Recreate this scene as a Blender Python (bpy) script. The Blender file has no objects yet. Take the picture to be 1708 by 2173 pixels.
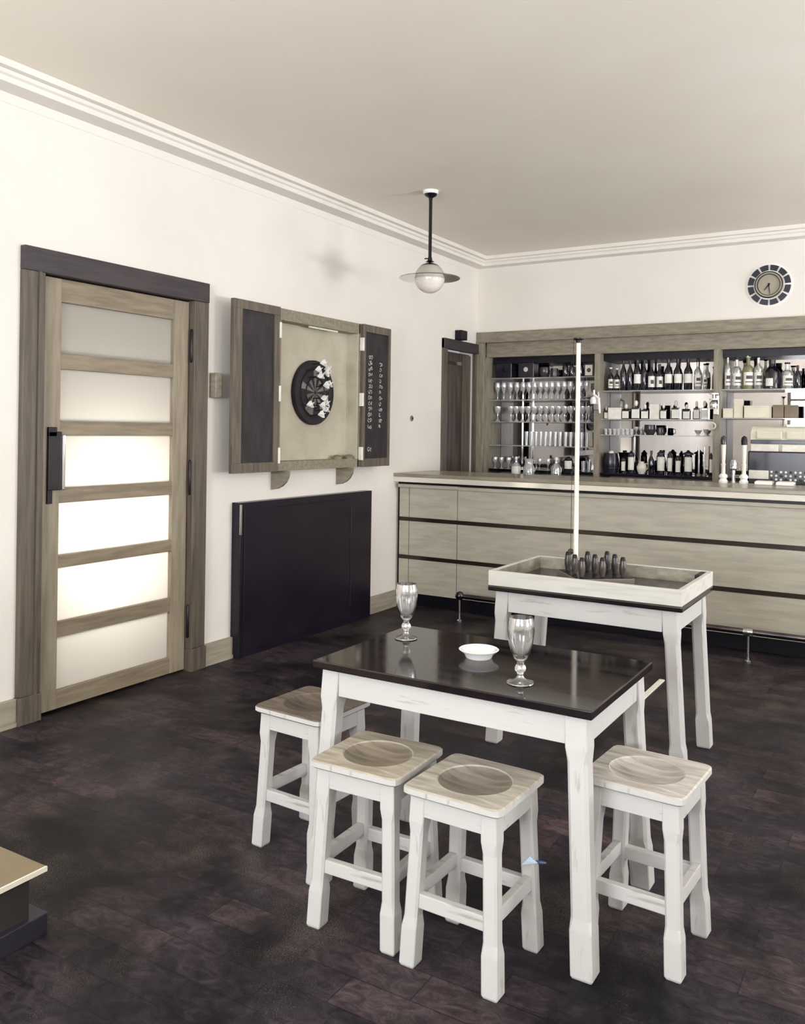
import bpy, bmesh, math, random
from mathutils import Vector, Matrix

random.seed(7)
S = bpy.context.scene
COL = S.collection
PI = math.pi

# ------------------------------------------------------------------ camera
cam = bpy.data.cameras.new('camera')
camo = bpy.data.objects.new('camera', cam)
COL.objects.link(camo)
YAW, ROLL = math.radians(31.19), math.radians(0.80)
fwd = Vector((-math.sin(YAW), math.cos(YAW), 0))
right = Vector((math.cos(YAW), math.sin(YAW), 0))
up = Vector((0, 0, 1))
rx = right * math.cos(ROLL) + up * math.sin(ROLL)
ry = up * math.cos(ROLL) - right * math.sin(ROLL)
m = Matrix((rx, ry, -fwd)).transposed().to_4x4()
m.translation = Vector((3.62, 0, 1.4))
camo.matrix_world = m
cam.sensor_fit = 'VERTICAL'
cam.sensor_height = 24
cam.lens = 24 * 1839 / 2173
cam.shift_y = -173.5 / 2173
cam.clip_start = 0.05
S.camera = camo

# ------------------------------------------------------------------ world, lights, exposure
W = bpy.data.worlds.new('world')
S.world = W
W.use_nodes = True
W.node_tree.nodes['Background'].inputs[0].default_value = (0.85, 0.9, 1, 1)
W.node_tree.nodes['Background'].inputs[1].default_value = 0.3
S.view_settings.view_transform = 'Standard'
S.view_settings.look = 'None'
S.view_settings.gamma = 1
S.view_settings.use_curve_mapping = False
S.view_settings.exposure = 0.48
S.cycles.use_denoising = True
S.cycles.max_bounces = 10
S.cycles.diffuse_bounces = 5
S.cycles.glossy_bounces = 6
S.cycles.transmission_bounces = 10
S.cycles.transparent_max_bounces = 12
S.cycles.sample_clamp_indirect = 6
S.cycles.caustics_refractive = False
S.cycles.caustics_reflective = False


def area(name, loc, direction, sx, sy, power, color=(1, 0.98, 0.95)):
    L = bpy.data.lights.new(name, 'AREA')
    L.shape = 'RECTANGLE'
    L.size, L.size_y = sx, sy
    L.energy = power
    L.color = color
    o = bpy.data.objects.new(name, L)
    o.location = loc
    o.rotation_euler = Vector(direction).to_track_quat('-Z', 'Z').to_euler()
    COL.objects.link(o)
    return o


RX = 7.6      # right wall
RY = -2.6     # rear wall
H = 3.0
SKYW = (0.935, 0.965, 1.0)
area('daylight_rear_window_a', (5.55, RY - 0.14, 1.75), (0, 1, 0.9), 1.9, 1.75, 110, SKYW)
area('daylight_rear_window_b', (2.3, RY - 0.14, 1.75), (0, 1, 0.9), 1.9, 1.75, 250, SKYW)
area('daylight_right_window_a', (RX + 0.14, 5.2, 1.75), (-1, 0, 0.6), 2.4, 1.75, 110, SKYW)
area('daylight_right_window_b', (RX + 0.14, 1.6, 1.75), (-1, 0, 0.6), 2.4, 1.75, 25, SKYW)
# added fill lights in the right-hand windows, aimed up to brighten the ceiling
area('ceiling_fill_right_a', (RX + 0.12, 5.2, 1.0), (-0.25, 0, 1), 0.28, 2.2, 210, (0.97, 0.975, 1.0))
area('ceiling_fill_right_b', (RX + 0.12, 1.6, 1.0), (-0.25, 0, 1), 0.28, 2.2, 110, (0.97, 0.975, 1.0))
area('daylight_vestibule', (-0.58, 3.12, 0.88), (1, 0, 0), 0.7, 0.5, 9.5, (1.0, 0.96, 0.9))


# ------------------------------------------------------------------ materials
def srgb(r, g, b):
    f = lambda c: (c / 255 / 12.92) if c / 255 <= 0.04045 else ((c / 255 + 0.055) / 1.055) ** 2.4
    return (f(r), f(g), f(b), 1)


MATS = {}


def mat(name, c1, c2=None, scale=(1, 1, 1), ns=6, detail=6, rough=0.5, rough2=None, metal=0.0, spec=0.5,
        bump=0.0, lo=0.35, hi=0.65, coat=0.0, distort=0.0):
    if name in MATS:
        return MATS[name]
    M = bpy.data.materials.new(name)
    M.use_nodes = True
    nt = M.node_tree
    B = nt.nodes['Principled BSDF']
    B.inputs['Base Color'].default_value = srgb(*c1)
    B.inputs['Roughness'].default_value = rough
    B.inputs['Metallic'].default_value = metal
    B.inputs['Specular IOR Level'].default_value = spec
    B.inputs['Coat Weight'].default_value = coat
    B.inputs['Coat Roughness'].default_value = 0.08
    if c2 is None:
        c2 = tuple(min(255, x * 1.06 + 2) for x in c1)
    tc = nt.nodes.new('ShaderNodeTexCoord')
    mp = nt.nodes.new('ShaderNodeMapping')
    mp.inputs['Scale'].default_value = scale
    nz = nt.nodes.new('ShaderNodeTexNoise')
    nz.inputs['Scale'].default_value = ns
    nz.inputs['Detail'].default_value = detail
    nz.inputs['Distortion'].default_value = distort
    cr = nt.nodes.new('ShaderNodeValToRGB')
    cr.color_ramp.elements[0].position = lo
    cr.color_ramp.elements[1].position = hi
    cr.color_ramp.elements[0].color = srgb(*c1)
    cr.color_ramp.elements[1].color = srgb(*c2)
    nt.links.new(tc.outputs['Object'], mp.inputs[0])
    nt.links.new(mp.outputs[0], nz.inputs['Vector'])
    nt.links.new(nz.outputs['Fac'], cr.inputs[0])
    nt.links.new(cr.outputs[0], B.inputs['Base Color'])
    if rough2 is not None:
        mr = nt.nodes.new('ShaderNodeMapRange')
        mr.inputs['From Min'].default_value = lo
        mr.inputs['From Max'].default_value = hi
        mr.inputs['To Min'].default_value = rough
        mr.inputs['To Max'].default_value = rough2
        nt.links.new(nz.outputs['Fac'], mr.inputs['Value'])
        nt.links.new(mr.outputs[0], B.inputs['Roughness'])
    if bump:
        bp = nt.nodes.new('ShaderNodeBump')
        bp.inputs['Strength'].default_value = bump
        bp.inputs['Distance'].default_value = 0.004
        nt.links.new(nz.outputs['Fac'], bp.inputs['Height'])
        nt.links.new(bp.outputs[0], B.inputs['Normal'])
    MATS[name] = M
    return M


M_wall = mat('wall_paint', (228, 223, 216), (234, 229, 222), ns=1.6, rough=0.85, spec=0.2)
M_ceil = mat('ceiling_paint', (236, 228, 215), (241, 234, 222), ns=1.2, rough=0.9, spec=0.1)
M_cornice = mat('cornice_paint', (226, 221, 213), (232, 227, 220), ns=3, rough=0.6)
M_base = mat('skirting_wood', (146, 138, 122), (168, 160, 142), scale=(3, 1, 12), ns=4, rough=0.55, bump=0.1)
M_doorwood = mat('door_wood', (132, 121, 103), (154, 143, 124), scale=(6, 6, 0.7), ns=6, rough=0.5, bump=0.15)
M_doorrail = mat('door_rail_wood', (122, 110, 92), (146, 133, 112), scale=(6, 0.8, 8), ns=6, rough=0.5, bump=0.15)
M_jamb = mat('door_jamb_wood', (78, 70, 62), (102, 92, 80), scale=(8, 8, 0.6), ns=6, rough=0.5, bump=0.15)
M_header = mat('shaded_header_wood', (48, 42, 48), (64, 55, 58), scale=(8, 0.7, 8), ns=6, rough=0.5, bump=0.15)  # dark tone holds the shade over the door head, painted into the wood
M_bar = mat('bar_panel_veneer', (168, 162, 147), (184, 178, 163), scale=(1.2, 8, 9), ns=3.5, rough=0.45, distort=0.4)
M_frame = mat('back_bar_wood', (124, 116, 100), (148, 139, 122), scale=(2, 8, 9), ns=5, rough=0.5, bump=0.1)
M_framev = mat('back_bar_wood_upright', (128, 120, 105), (152, 144, 127), scale=(9, 9, 1.2), ns=5, rough=0.5, bump=0.1)
M_barband = mat('polished_band', (222, 217, 204), (236, 231, 220), scale=(0.6, 1, 1), ns=3, rough=0.1, metal=0.3)  # pale colour stands in for bright reflections along the polished edge
M_stripe = mat('bronze_strip', (62, 52, 48), (84, 74, 64), scale=(1, 1, 1), ns=2, rough=0.22, metal=0.8)
M_black = mat('black_gloss', (16, 13, 22), (20, 17, 27), ns=3, rough=0.14, spec=0.6)
M_blacksat = mat('black_satin', (10, 8, 18), (16, 13, 24), ns=5, rough=0.35, spec=0.3)
M_heater = mat('black_enamel', (21, 16, 29), (30, 24, 35), ns=3, rough=0.3, spec=0.35)
M_chrome = mat('chrome', (205, 205, 208), (214, 214, 216), ns=2, rough=0.1, metal=1.0)
M_iron = mat('dark_metal', (34, 30, 34), (46, 40, 42), ns=9, rough=0.35, metal=0.6)
M_white = mat('scrubbed_white_wood', (140, 131, 118), (192, 191, 189), scale=(9, 9, 1.4), ns=5, lo=0.2, hi=0.38, rough=0.6, bump=0.12)
M_whiteh = mat('scrubbed_white_rail', (140, 131, 118), (192, 191, 189), scale=(1.4, 9, 12), ns=5, lo=0.2, hi=0.38, rough=0.6, bump=0.12)
M_tray = mat('tray_wood', (182, 179, 169), (202, 200, 194), scale=(0.8, 3, 10), ns=5, lo=0.25, hi=0.5, rough=0.6, bump=0.1)
M_trayin = mat('tray_inner_wood', (118, 112, 98), (160, 154, 138), scale=(2, 2, 4), ns=6, rough=0.5)
M_top = mat('dark_table_gloss', (20, 14, 18), (28, 21, 23), scale=(1, 4, 1), ns=5, rough=0.06, spec=0.5, rough2=0.1)
M_mirror = mat('mirror_silver', (176, 174, 176), (182, 180, 182), rough=0.01, metal=1.0)
M_cream = mat('cream_enamel', (226, 220, 206), (234, 229, 217), ns=4, rough=0.3)
M_porcelain = mat('white_porcelain', (240, 238, 234), (246, 244, 241), ns=4, rough=0.12, spec=0.6)
M_paper = mat('white_paper', (226, 222, 210), (240, 237, 228), ns=20, rough=0.8)
M_flight = mat('white_flight', (245, 243, 240), (250, 249, 247), rough=0.6)
M_chalkb = mat('blackboard', (30, 25, 32), (50, 42, 44), scale=(4, 4, 1.5), ns=4, rough=0.6)
M_backb = mat('cabinet_backing', (176, 168, 149), (192, 184, 166), ns=5, rough=0.7)
M_frost_tint = None
M_wine = mat('dark_bottle_glass', (12, 11, 24), (18, 16, 30), rough=0.08, spec=0.9)
M_cork = mat('bottle_capsule', (40, 34, 44), (56, 48, 56), rough=0.3)
M_greenish = mat('olive_bottle_glass', (120, 120, 92), (136, 134, 106), rough=0.1, spec=0.8)
M_label = mat('bottle_label', (228, 225, 216), (240, 238, 231), ns=30, rough=0.7)
M_labelprint = mat('label_print', (70, 64, 66), (96, 88, 84), ns=30, rough=0.7)
M_tin = mat('tin_paint', (22, 18, 32), (30, 25, 40), rough=0.25)
M_pot = mat('dark_pottery', (44, 40, 44), (66, 60, 62), ns=4, rough=0.2)
M_case = mat('brown_card', (112, 100, 84), (132, 120, 102), ns=6, rough=0.6)
M_carton = mat('pale_card', (214, 205, 186), (226, 219, 202), ns=6, rough=0.7)
M_platform = mat('tan_board', (112, 98, 74), (132, 117, 92), ns=3, rough=0.45)
M_pin = mat('skittle_wood', (40, 34, 34), (84, 76, 70), scale=(10, 10, 2), ns=6, rough=0.3)


def seat_mat(name, dark, light):
    """worn wood: cleaner scrubbed edges, grey grain"""
    return mat(name, dark, light, scale=(2.2, 14, 8), ns=3.2, lo=0.3, hi=0.7, rough=0.55, bump=0.2, distort=0.6)


def glassy(name, tint, alpha, rough=0.05, white=0.25):
    M = bpy.data.materials.new(name)
    M.use_nodes = True
    nt = M.node_tree
    nt.nodes.remove(nt.nodes['Principled BSDF'])
    out = nt.nodes['Material Output']
    tr = nt.nodes.new('ShaderNodeBsdfTransparent')
    tr.inputs[0].default_value = tint
    gl = nt.nodes.new('ShaderNodeBsdfGlossy')
    gl.inputs['Color'].default_value = (0.95, 0.95, 0.97, 1)
    gl.inputs['Roughness'].default_value = rough
    df = nt.nodes.new('ShaderNodeBsdfDiffuse')
    df.inputs[0].default_value = (0.85, 0.85, 0.84, 1)
    mx = nt.nodes.new('ShaderNodeMixShader')
    mx.inputs[0].default_value = white
    nt.links.new(gl.outputs[0], mx.inputs[1])
    nt.links.new(df.outputs[0], mx.inputs[2])
    lw = nt.nodes.new('ShaderNodeLayerWeight')
    lw.inputs[0].default_value = 0.35
    mr = nt.nodes.new('ShaderNodeMapRange')
    mr.inputs['To Min'].default_value = 1 - alpha
    mr.inputs['To Max'].default_value = min(1, 1.25 - alpha * 0.4)
    nt.links.new(lw.outputs['Facing'], mr.inputs['Value'])
    m2 = nt.nodes.new('ShaderNodeMixShader')
    nt.links.new(mr.outputs[0], m2.inputs[0])
    nt.links.new(tr.outputs[0], m2.inputs[1])
    nt.links.new(mx.outputs[0], m2.inputs[2])
    nt.links.new(m2.outputs[0], out.inputs[0])
    return M


M_glass = glassy('thin_bar_glass', (0.95, 0.95, 0.95, 1), 0.5, white=0.55)
M_shelf = glassy('shelf_glass', (0.9, 0.93, 0.9, 1), 0.55, white=0.55)
M_bottle = glassy('clear_bottle_glass', (0.88, 0.9, 0.86, 1), 0.5, white=0.3)


def real_glass():
    M = bpy.data.materials.new('drinking_glass')
    M.use_nodes = True
    B = M.node_tree.nodes['Principled BSDF']
    B.inputs['Base Color'].default_value = (0.98, 0.98, 0.98, 1)
    B.inputs['Roughness'].default_value = 0.0
    B.inputs['IOR'].default_value = 1.5
    B.inputs['Transmission Weight'].default_value = 1.0
    nt = M.node_tree
    d = nt.nodes.new('ShaderNodeBsdfGlossy')
    d.inputs['Color'].default_value = (0.95, 0.95, 0.95, 1)
    d.inputs['Roughness'].default_value = 0.12
    mx = nt.nodes.new('ShaderNodeMixShader')
    mx.inputs[0].default_value = 0.3
    nt.links.new(B.outputs[0], mx.inputs[1])
    nt.links.new(d.outputs[0], mx.inputs[2])
    nt.links.new(mx.outputs[0], nt.nodes['Material Output'].inputs[0])
    return M


M_dglass = real_glass()


def frosted():
    M = bpy.data.materials.new('frosted_pane')
    M.use_nodes = True
    nt = M.node_tree
    nt.nodes.remove(nt.nodes['Principled BSDF'])
    out = nt.nodes['Material Output']
    t = nt.nodes.new('ShaderNodeBsdfTranslucent')
    t.inputs[0].default_value = (0.93, 0.91, 0.87, 1)
    d = nt.nodes.new('ShaderNodeBsdfDiffuse')
    d.inputs[0].default_value = (0.82, 0.79, 0.73, 1)
    n = nt.nodes.new('ShaderNodeTexNoise')
    n.inputs['Scale'].default_value = 60
    bp = nt.nodes.new('ShaderNodeBump')
    bp.inputs['Strength'].default_value = 0.1
    nt.links.new(n.outputs['Fac'], bp.inputs['Height'])
    nt.links.new(bp.outputs[0], d.inputs['Normal'])
    mx = nt.nodes.new('ShaderNodeMixShader')
    mx.inputs[0].default_value = 0.22
    nt.links.new(t.outputs[0], mx.inputs[1])
    nt.links.new(d.outputs[0], mx.inputs[2])
    nt.links.new(mx.outputs[0], out.inputs[0])
    return M


M_frost = frosted()


def opal():
    M = bpy.data.materials.new('opal_glass')
    M.use_nodes = True
    B = M.node_tree.nodes['Principled BSDF']
    B.inputs['Base Color'].default_value = srgb(232, 224, 216)
    B.inputs['Roughness'].default_value = 0.15
    B.inputs['Subsurface Weight'].default_value = 0.3
    B.inputs['Subsurface Radius'].default_value = (0.03, 0.03, 0.03)
    return M


M_opal = opal()


def floor_mat():
    M = bpy.data.materials.new('dark_parquet')
    M.use_nodes = True
    nt = M.node_tree
    B = nt.nodes['Principled BSDF']
    N = nt.nodes.new
    Lk = nt.links.new
    tc = N('ShaderNodeTexCoord')
    mp = N('ShaderNodeMapping')
    mp.inputs['Rotation'].default_value = (0, 0, 0)
    Lk(tc.outputs['Object'], mp.inputs[0])
    nd = N('ShaderNodeTexNoise')
    nd.inputs['Scale'].default_value = 5
    nd.inputs['Detail'].default_value = 8
    Lk(mp.outputs[0], nd.inputs['Vector'])
    br = N('ShaderNodeTexBrick')
    br.inputs['Scale'].default_value = 1
    br.inputs['Brick Width'].default_value = 0.34
    br.inputs['Row Height'].default_value = 0.115
    br.inputs['Mortar Size'].default_value = 0.0022
    br.inputs['Mortar Smooth'].default_value = 0.4
    br.inputs['Bias'].default_value = -0.25
    br.inputs['Color1'].default_value = srgb(29, 28, 36)
    br.inputs['Color2'].default_value = srgb(48, 43, 48)
    br.inputs['Mortar'].default_value = srgb(22, 19, 27)
    Lk(mp.outputs[0], br.inputs['Vector'])
    # large stains and wear patches
    n2 = N('ShaderNodeTexNoise')
    n2.inputs['Scale'].default_value = 1.9
    n2.inputs['Distortion'].default_value = 0.6
    n2.inputs['Detail'].default_value = 7
    n2.inputs['Roughness'].default_value = 0.62
    Lk(mp.outputs[0], n2.inputs['Vector'])
    cr = N('ShaderNodeValToRGB')
    cr.color_ramp.elements[0].position = 0.36
    cr.color_ramp.elements[0].color = (0.2, 0.19, 0.24, 1)
    cr.color_ramp.elements[1].position = 0.68
    cr.color_ramp.elements[1].color = (3.2, 2.8, 2.5, 1)
    Lk(n2.outputs['Fac'], cr.inputs[0])
    mu = N('ShaderNodeMix')
    mu.data_type = 'RGBA'
    mu.blend_type = 'MULTIPLY'
    mu.inputs[0].default_value = 0.9
    Lk(br.outputs['Color'], mu.inputs[6])
    Lk(cr.outputs[0], mu.inputs[7])
    # fine scratches
    mp3 = N('ShaderNodeMapping')
    mp3.inputs['Scale'].default_value = (7, 12, 1)
    mp3.inputs['Rotation'].default_value = (0, 0, 0.5)
    Lk(tc.outputs['Object'], mp3.inputs[0])
    n3 = N('ShaderNodeTexNoise')
    n3.inputs['Scale'].default_value = 2.0
    n3.inputs['Detail'].default_value = 10
    n3.inputs['Roughness'].default_value = 0.7
    n3.inputs['Distortion'].default_value = 1.2
    Lk(mp3.outputs[0], n3.inputs['Vector'])
    c3 = N('ShaderNodeValToRGB')
    c3.color_ramp.elements[0].position = 0.42
    c3.color_ramp.elements[0].color = (0.6, 0.6, 0.64, 1)
    c3.color_ramp.elements[1].position = 0.72
    c3.color_ramp.elements[1].color = (2.6, 2.4, 2.1, 1)
    Lk(n3.outputs['Fac'], c3.inputs[0])
    m3 = N('ShaderNodeMix')
    m3.data_type = 'RGBA'
    m3.blend_type = 'MULTIPLY'
    m3.inputs[0].default_value = 0.85
    Lk(mu.outputs[2], m3.inputs[6])
    Lk(c3.outputs[0], m3.inputs[7])
    # small pale scuffs
    n4 = N('ShaderNodeTexNoise')
    n4.inputs['Scale'].default_value = 34
    n4.inputs['Detail'].default_value = 4
    Lk(mp3.outputs[0], n4.inputs['Vector'])
    n5 = N('ShaderNodeTexNoise')
    n5.inputs['Scale'].default_value = 2.6
    n5.inputs['Detail'].default_value = 3
    Lk(tc.outputs['Object'], n5.inputs['Vector'])
    mm = N('ShaderNodeMath')
    mm.operation = 'MULTIPLY'
    Lk(n4.outputs['Fac'], mm.inputs[0])
    Lk(n5.outputs['Fac'], mm.inputs[1])
    r4 = N('ShaderNodeMapRange')
    r4.inputs['From Min'].default_value = 0.32
    r4.inputs['From Max'].default_value = 0.44
    Lk(mm.outputs[0], r4.inputs['Value'])
    m4 = N('ShaderNodeMix')
    m4.data_type = 'RGBA'
    m4.inputs[7].default_value = srgb(104, 96, 88)
    Lk(r4.outputs[0], m4.inputs[0])
    Lk(m3.outputs[2], m4.inputs[6])
    Lk(m4.outputs[2], B.inputs['Base Color'])
    mr = N('ShaderNodeMapRange')
    mr.inputs['To Min'].default_value = 0.4
    mr.inputs['To Max'].default_value = 0.62
    Lk(n3.outputs['Fac'], mr.inputs['Value'])
    Lk(mr.outputs[0], B.inputs['Roughness'])
    B.inputs['Specular IOR Level'].default_value = 0.16
    bp = N('ShaderNodeBump')
    bp.inputs['Strength'].default_value = 0.25
    bp.inputs['Distance'].default_value = 0.004
    Lk(n3.outputs['Fac'], bp.inputs['Height'])
    Lk(bp.outputs[0], B.inputs['Normal'])
    return M


M_floor = floor_mat()


# ------------------------------------------------------------------ mesh helpers
def box(bm, x0, x1, y0, y1, z0, z1, bev=0.0):
    g = bmesh.ops.create_cube(bm, size=1)
    vs = g['verts']
    for v in vs:
        v.co = Vector(((x0 + x1) / 2 + v.co.x * (x1 - x0), (y0 + y1) / 2 + v.co.y * (y1 - y0),
                       (z0 + z1) / 2 + v.co.z * (z1 - z0)))
    if bev:
        es = list({e for v in vs for e in v.link_edges})
        bmesh.ops.bevel(bm, geom=es, offset=bev, segments=2, affect='EDGES', profile=0.6)
    return bm


def loft(bm, rings, cap=True, closed=True):
    R = [[bm.verts.new(p) for p in r] for r in rings]
    n = len(R[0])
    for a, b in zip(R, R[1:]):
        for i in range(n if closed else n - 1):
            j = (i + 1) % n
            bm.faces.new((a[i], a[j], b[j], b[i]))
    if cap:
        bm.faces.new(list(reversed(R[0])))
        bm.faces.new(R[-1])
    return bm


def lathe(bm, prof, c=(0, 0, 0), seg=32, axis='z', a0=0.0):
    """prof: list of (r, h) from bottom to top"""
    def pt(r, h, a):
        x, y = r * math.cos(a), r * math.sin(a)
        if axis == 'z':
            p = (x, y, h)
        elif axis == 'x':
            p = (h, x, y)
        else:
            p = (x, h, -y)
        return Vector(p) + Vector(c)
    prev = None
    for r, h in prof:
        if r < 1e-6:
            cur = [bm.verts.new(pt(0, h, 0))]
        else:
            cur = [bm.verts.new(pt(r, h, a0 + 2 * PI * i / seg)) for i in range(seg)]
        if prev:
            if len(prev) == 1 and len(cur) > 1:
                for i in range(seg):
                    bm.faces.new((prev[0], cur[(i + 1) % seg], cur[i]))
            elif len(cur) == 1 and len(prev) > 1:
                for i in range(seg):
                    bm.faces.new((prev[i], prev[(i + 1) % seg], cur[0]))
            elif len(cur) > 1:
                for i in range(seg):
                    j = (i + 1) % seg
                    bm.faces.new((prev[i], prev[j], cur[j], cur[i]))
        prev = cur
    return bm


def tube(bm, pts, r, seg=10, cap=True):
    pts = [Vector(p) for p in pts]
    rings = []
    for i, p in enumerate(pts):
        d = (pts[min(i + 1, len(pts) - 1)] - pts[max(i - 1, 0)]).normalized()
        u = d.cross(Vector((0, 0, 1)))
        if u.length < 1e-3:
            u = d.cross(Vector((0, 1, 0)))
        u.normalize()
        v = d.cross(u)
        rr = r[i] if isinstance(r, (list, tuple)) else r
        rings.append([p + (u * math.cos(2 * PI * k / seg) + v * math.sin(2 * PI * k / seg)) * rr for k in range(seg)])
    return loft(bm, rings, cap)


def obj(name, bm, m, parent=None, smooth=False, extra=()):
    bmesh.ops.recalc_face_normals(bm, faces=bm.faces)
    me = bpy.data.meshes.new(name)
    if parent is not None:
        root = parent
        while root.parent:
            root = root.parent
        bm.transform(Matrix.Translation(-root.location)) if not root.get('_local') else None
    bm.to_mesh(me)
    bm.free()
    me.materials.append(m)
    for e in extra:
        me.materials.append(e)
    if smooth:
        me.polygons.foreach_set('use_smooth', [True] * len(me.polygons))
        me.set_sharp_from_angle(angle=math.radians(38))
    o = bpy.data.objects.new(name, me)
    COL.objects.link(o)
    if parent is not None:
        o.parent = parent
    return o


def thing(name, label, cat, loc=(0, 0, 0), rz=0.0, group=None, local=False):
    o = bpy.data.objects.new(name, None)
    o.empty_display_size = 0.05
    COL.objects.link(o)
    o.location = loc
    o.rotation_euler = (0, 0, rz)
    o['label'] = label
    o['category'] = cat
    if group:
        o['group'] = group
    if local:
        o['_local'] = 1
    return o


def tag(o, label, cat, group=None):
    o['label'] = label
    o['category'] = cat
    if group:
        o['group'] = group
    return o


def struct(name, bm, m, parent=None, smooth=False):
    o = obj(name, bm, m, parent, smooth)
    if parent is None:
        o['kind'] = 'structure'
    return o


def dup(root, loc, rz=0.0, label=None, group=None, scale=None):
    r = root.copy()
    COL.objects.link(r)
    r.location = loc
    r.rotation_euler = (0, 0, rz)
    if label:
        r['label'] = label
    if group:
        r['group'] = group
    if scale:
        r.scale = scale
    for ch in list(root.children):
        c = ch.copy()
        COL.objects.link(c)
        c.parent = r
        for g in ch.children:
            d = g.copy()
            COL.objects.link(d)
            d.parent = c
    return r


BM = bmesh.new

# ------------------------------------------------------------------ setting
YB = 7.31
bm = BM(); box(bm, -0.2, RX + 0.2, RY - 0.2, 7.8, -0.1, 0); struct('floor', bm, M_floor)
bm = BM(); box(bm, -0.2, RX + 0.2, RY - 0.2, 7.8, H, H + 0.12); struct('ceiling', bm, M_ceil)
# left wall with the glazed door (y 2.6..3.66) and the small door behind the bar (y 6.68..7.27)
bm = BM()
T = -0.16
box(bm, T, 0, RY - 0.2, 2.60, 0, H)
box(bm, T, 0, 2.60, 3.66, 2.15, H)
box(bm, T, 0, 3.66, 6.69, 0, H)
box(bm, T, 0, 6.69, 7.26, 2.15, H)
box(bm, T, 0, 7.26, 7.75, 0, H)
struct('wall_left', bm, M_wall)
bm = BM()
box(bm, 0, RX, YB, YB + 0.1, 2.31, H)
box(bm, 4.3, RX, YB, YB + 0.1, 0, 2.31)
box(bm, 0, 4.3, 7.66, 7.76, 0, 2.4)
box(bm, 0, 4.3, YB + 0.1, 7.66, 2.31, 2.4)
box(bm, 4.3, 4.4, YB + 0.1, 7.66, 0, 2.31)
struct('wall_back', bm, M_wall)


def wall_with_windows(name, along, fixed0, fixed1, a0, a1, wins, z0, z1):
    b = BM()
    cur = a0
    def bx(u0, u1, v0, v1):
        if u1 - u0 < 1e-4: return
        if along == 'x': box(b, u0, u1, fixed0, fixed1, v0, v1)
        else: box(b, fixed0, fixed1, u0, u1, v0, v1)
    for (w0, w1) in wins:
        bx(cur, w0, 0, H)
        bx(w0, w1, 0, z0)
        bx(w0, w1, z1, H)
        cur = w1
    bx(cur, a1, 0, H)
    return struct(name, b, M_wall)


wall_with_windows('wall_rear', 'x', RY - 0.2, RY, 0, RX, [(1.35, 3.25), (4.6, 6.5)], 0.88, 2.62)
wall_with_windows('wall_right', 'y', RX, RX + 0.2, RY - 0.2, 7.75, [(0.4, 2.8), (4.0, 6.4)], 0.9, 2.6)
k = 1
for (axis, a0, a1, f, z0, z1) in (('x', 1.35, 3.25, RY - 0.03, 0.88, 2.62), ('x', 4.6, 6.5, RY - 0.03, 0.88, 2.62), ('y', 0.4, 2.8, RX + 0.03, 0.9, 2.6),
                                  ('y', 4.0, 6.4, RX + 0.03, 0.9, 2.6)):
    b = BM()
    def fb(u0, u1, v0, v1):
        if axis == 'x': box(b, u0, u1, f - 0.025, f + 0.025, v0, v1)
        else: box(b, f - 0.025, f + 0.025, u0, u1, v0, v1)
    fb(a0, a1, z0, z0 + 0.06); fb(a0, a1, z1 - 0.06, z1)
    n = 4
    for i in range(n + 1):
        c = a0 + 0.03 + (a1 - a0 - 0.06) * i / n
        fb(c - 0.03, c + 0.03, z0 + 0.06, z1 - 0.06)
    fb(a0 + 0.06, a1 - 0.06, 2.05, 2.1)
    struct('window_%d' % k, b, M_jamb)
    k += 1

# stepped cornice (left and back)
def cornice(name, path):
    # profile (distance from wall, z)
    prof = [(0, 2.92), (0.115, 2.92), (0.115, 2.945), (0.128, 2.952), (0.128, 2.97), (0.165, 2.97), (0.165, 3.0), (0, 3.0)]
    b = BM()
    if path == 'left':
        loft(b, [[(d, RY, z) for d, z in prof], [(d, YB - d, z) for d, z in prof]])   # mitred corner
    elif path == 'back':
        loft(b, [[(d, YB - d, z) for d, z in prof], [(RX, YB - d, z) for d, z in prof]])
    struct(name, b, M_cornice)


cornice('trim_1', 'left')
cornice('trim_2', 'back')
bm = BM(); box(bm, 0, 0.003, 2.2, 7.3, 2.872, 2.877); struct('trim_3', bm, M_cornice)

# skirting boards
for i, (y0, y1) in enumerate(((RY, 2.522), (3.738, 3.985), (5.46, 5.88))):
    b = BM()
    box(b, 0, 0.022, y0, y1, 0, 0.128, 0.003)
    box(b, 0, 0.026, y0, y1, 0, 0.02)
    struct(('baseboard_left' if i == 0 else 'baseboard_left_%s' % ('middle', 'bar')[i - 1]), b, M_base)

# ------------------------------------------------------------------ door_1 : frosted six-pane door
d1 = BM()
box(d1, -0.03, 0.03, 2.525, 2.64, 0.13, 2.125, 0.004)
box(d1, -0.03, 0.03, 3.622, 3.735, 0.13, 2.125, 0.004)
box(d1, -0.03, 0.038, 2.52, 2.642, 0, 0.13, 0.003)
box(d1, -0.03, 0.038, 3.62, 3.74, 0, 0.13, 0.003)
box(d1, -0.005, 0.038, 2.60, 2.615, 0.13, 2.125)
box(d1, -0.16, -0.03, 2.60, 2.64, 0, 2.12)
box(d1, -0.16, -0.03, 3.622, 3.66, 0, 2.12)
struct('trim_4', d1, M_jamb)
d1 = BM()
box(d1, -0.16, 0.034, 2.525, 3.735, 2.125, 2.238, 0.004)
struct('trim_5', d1, M_header)

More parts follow.
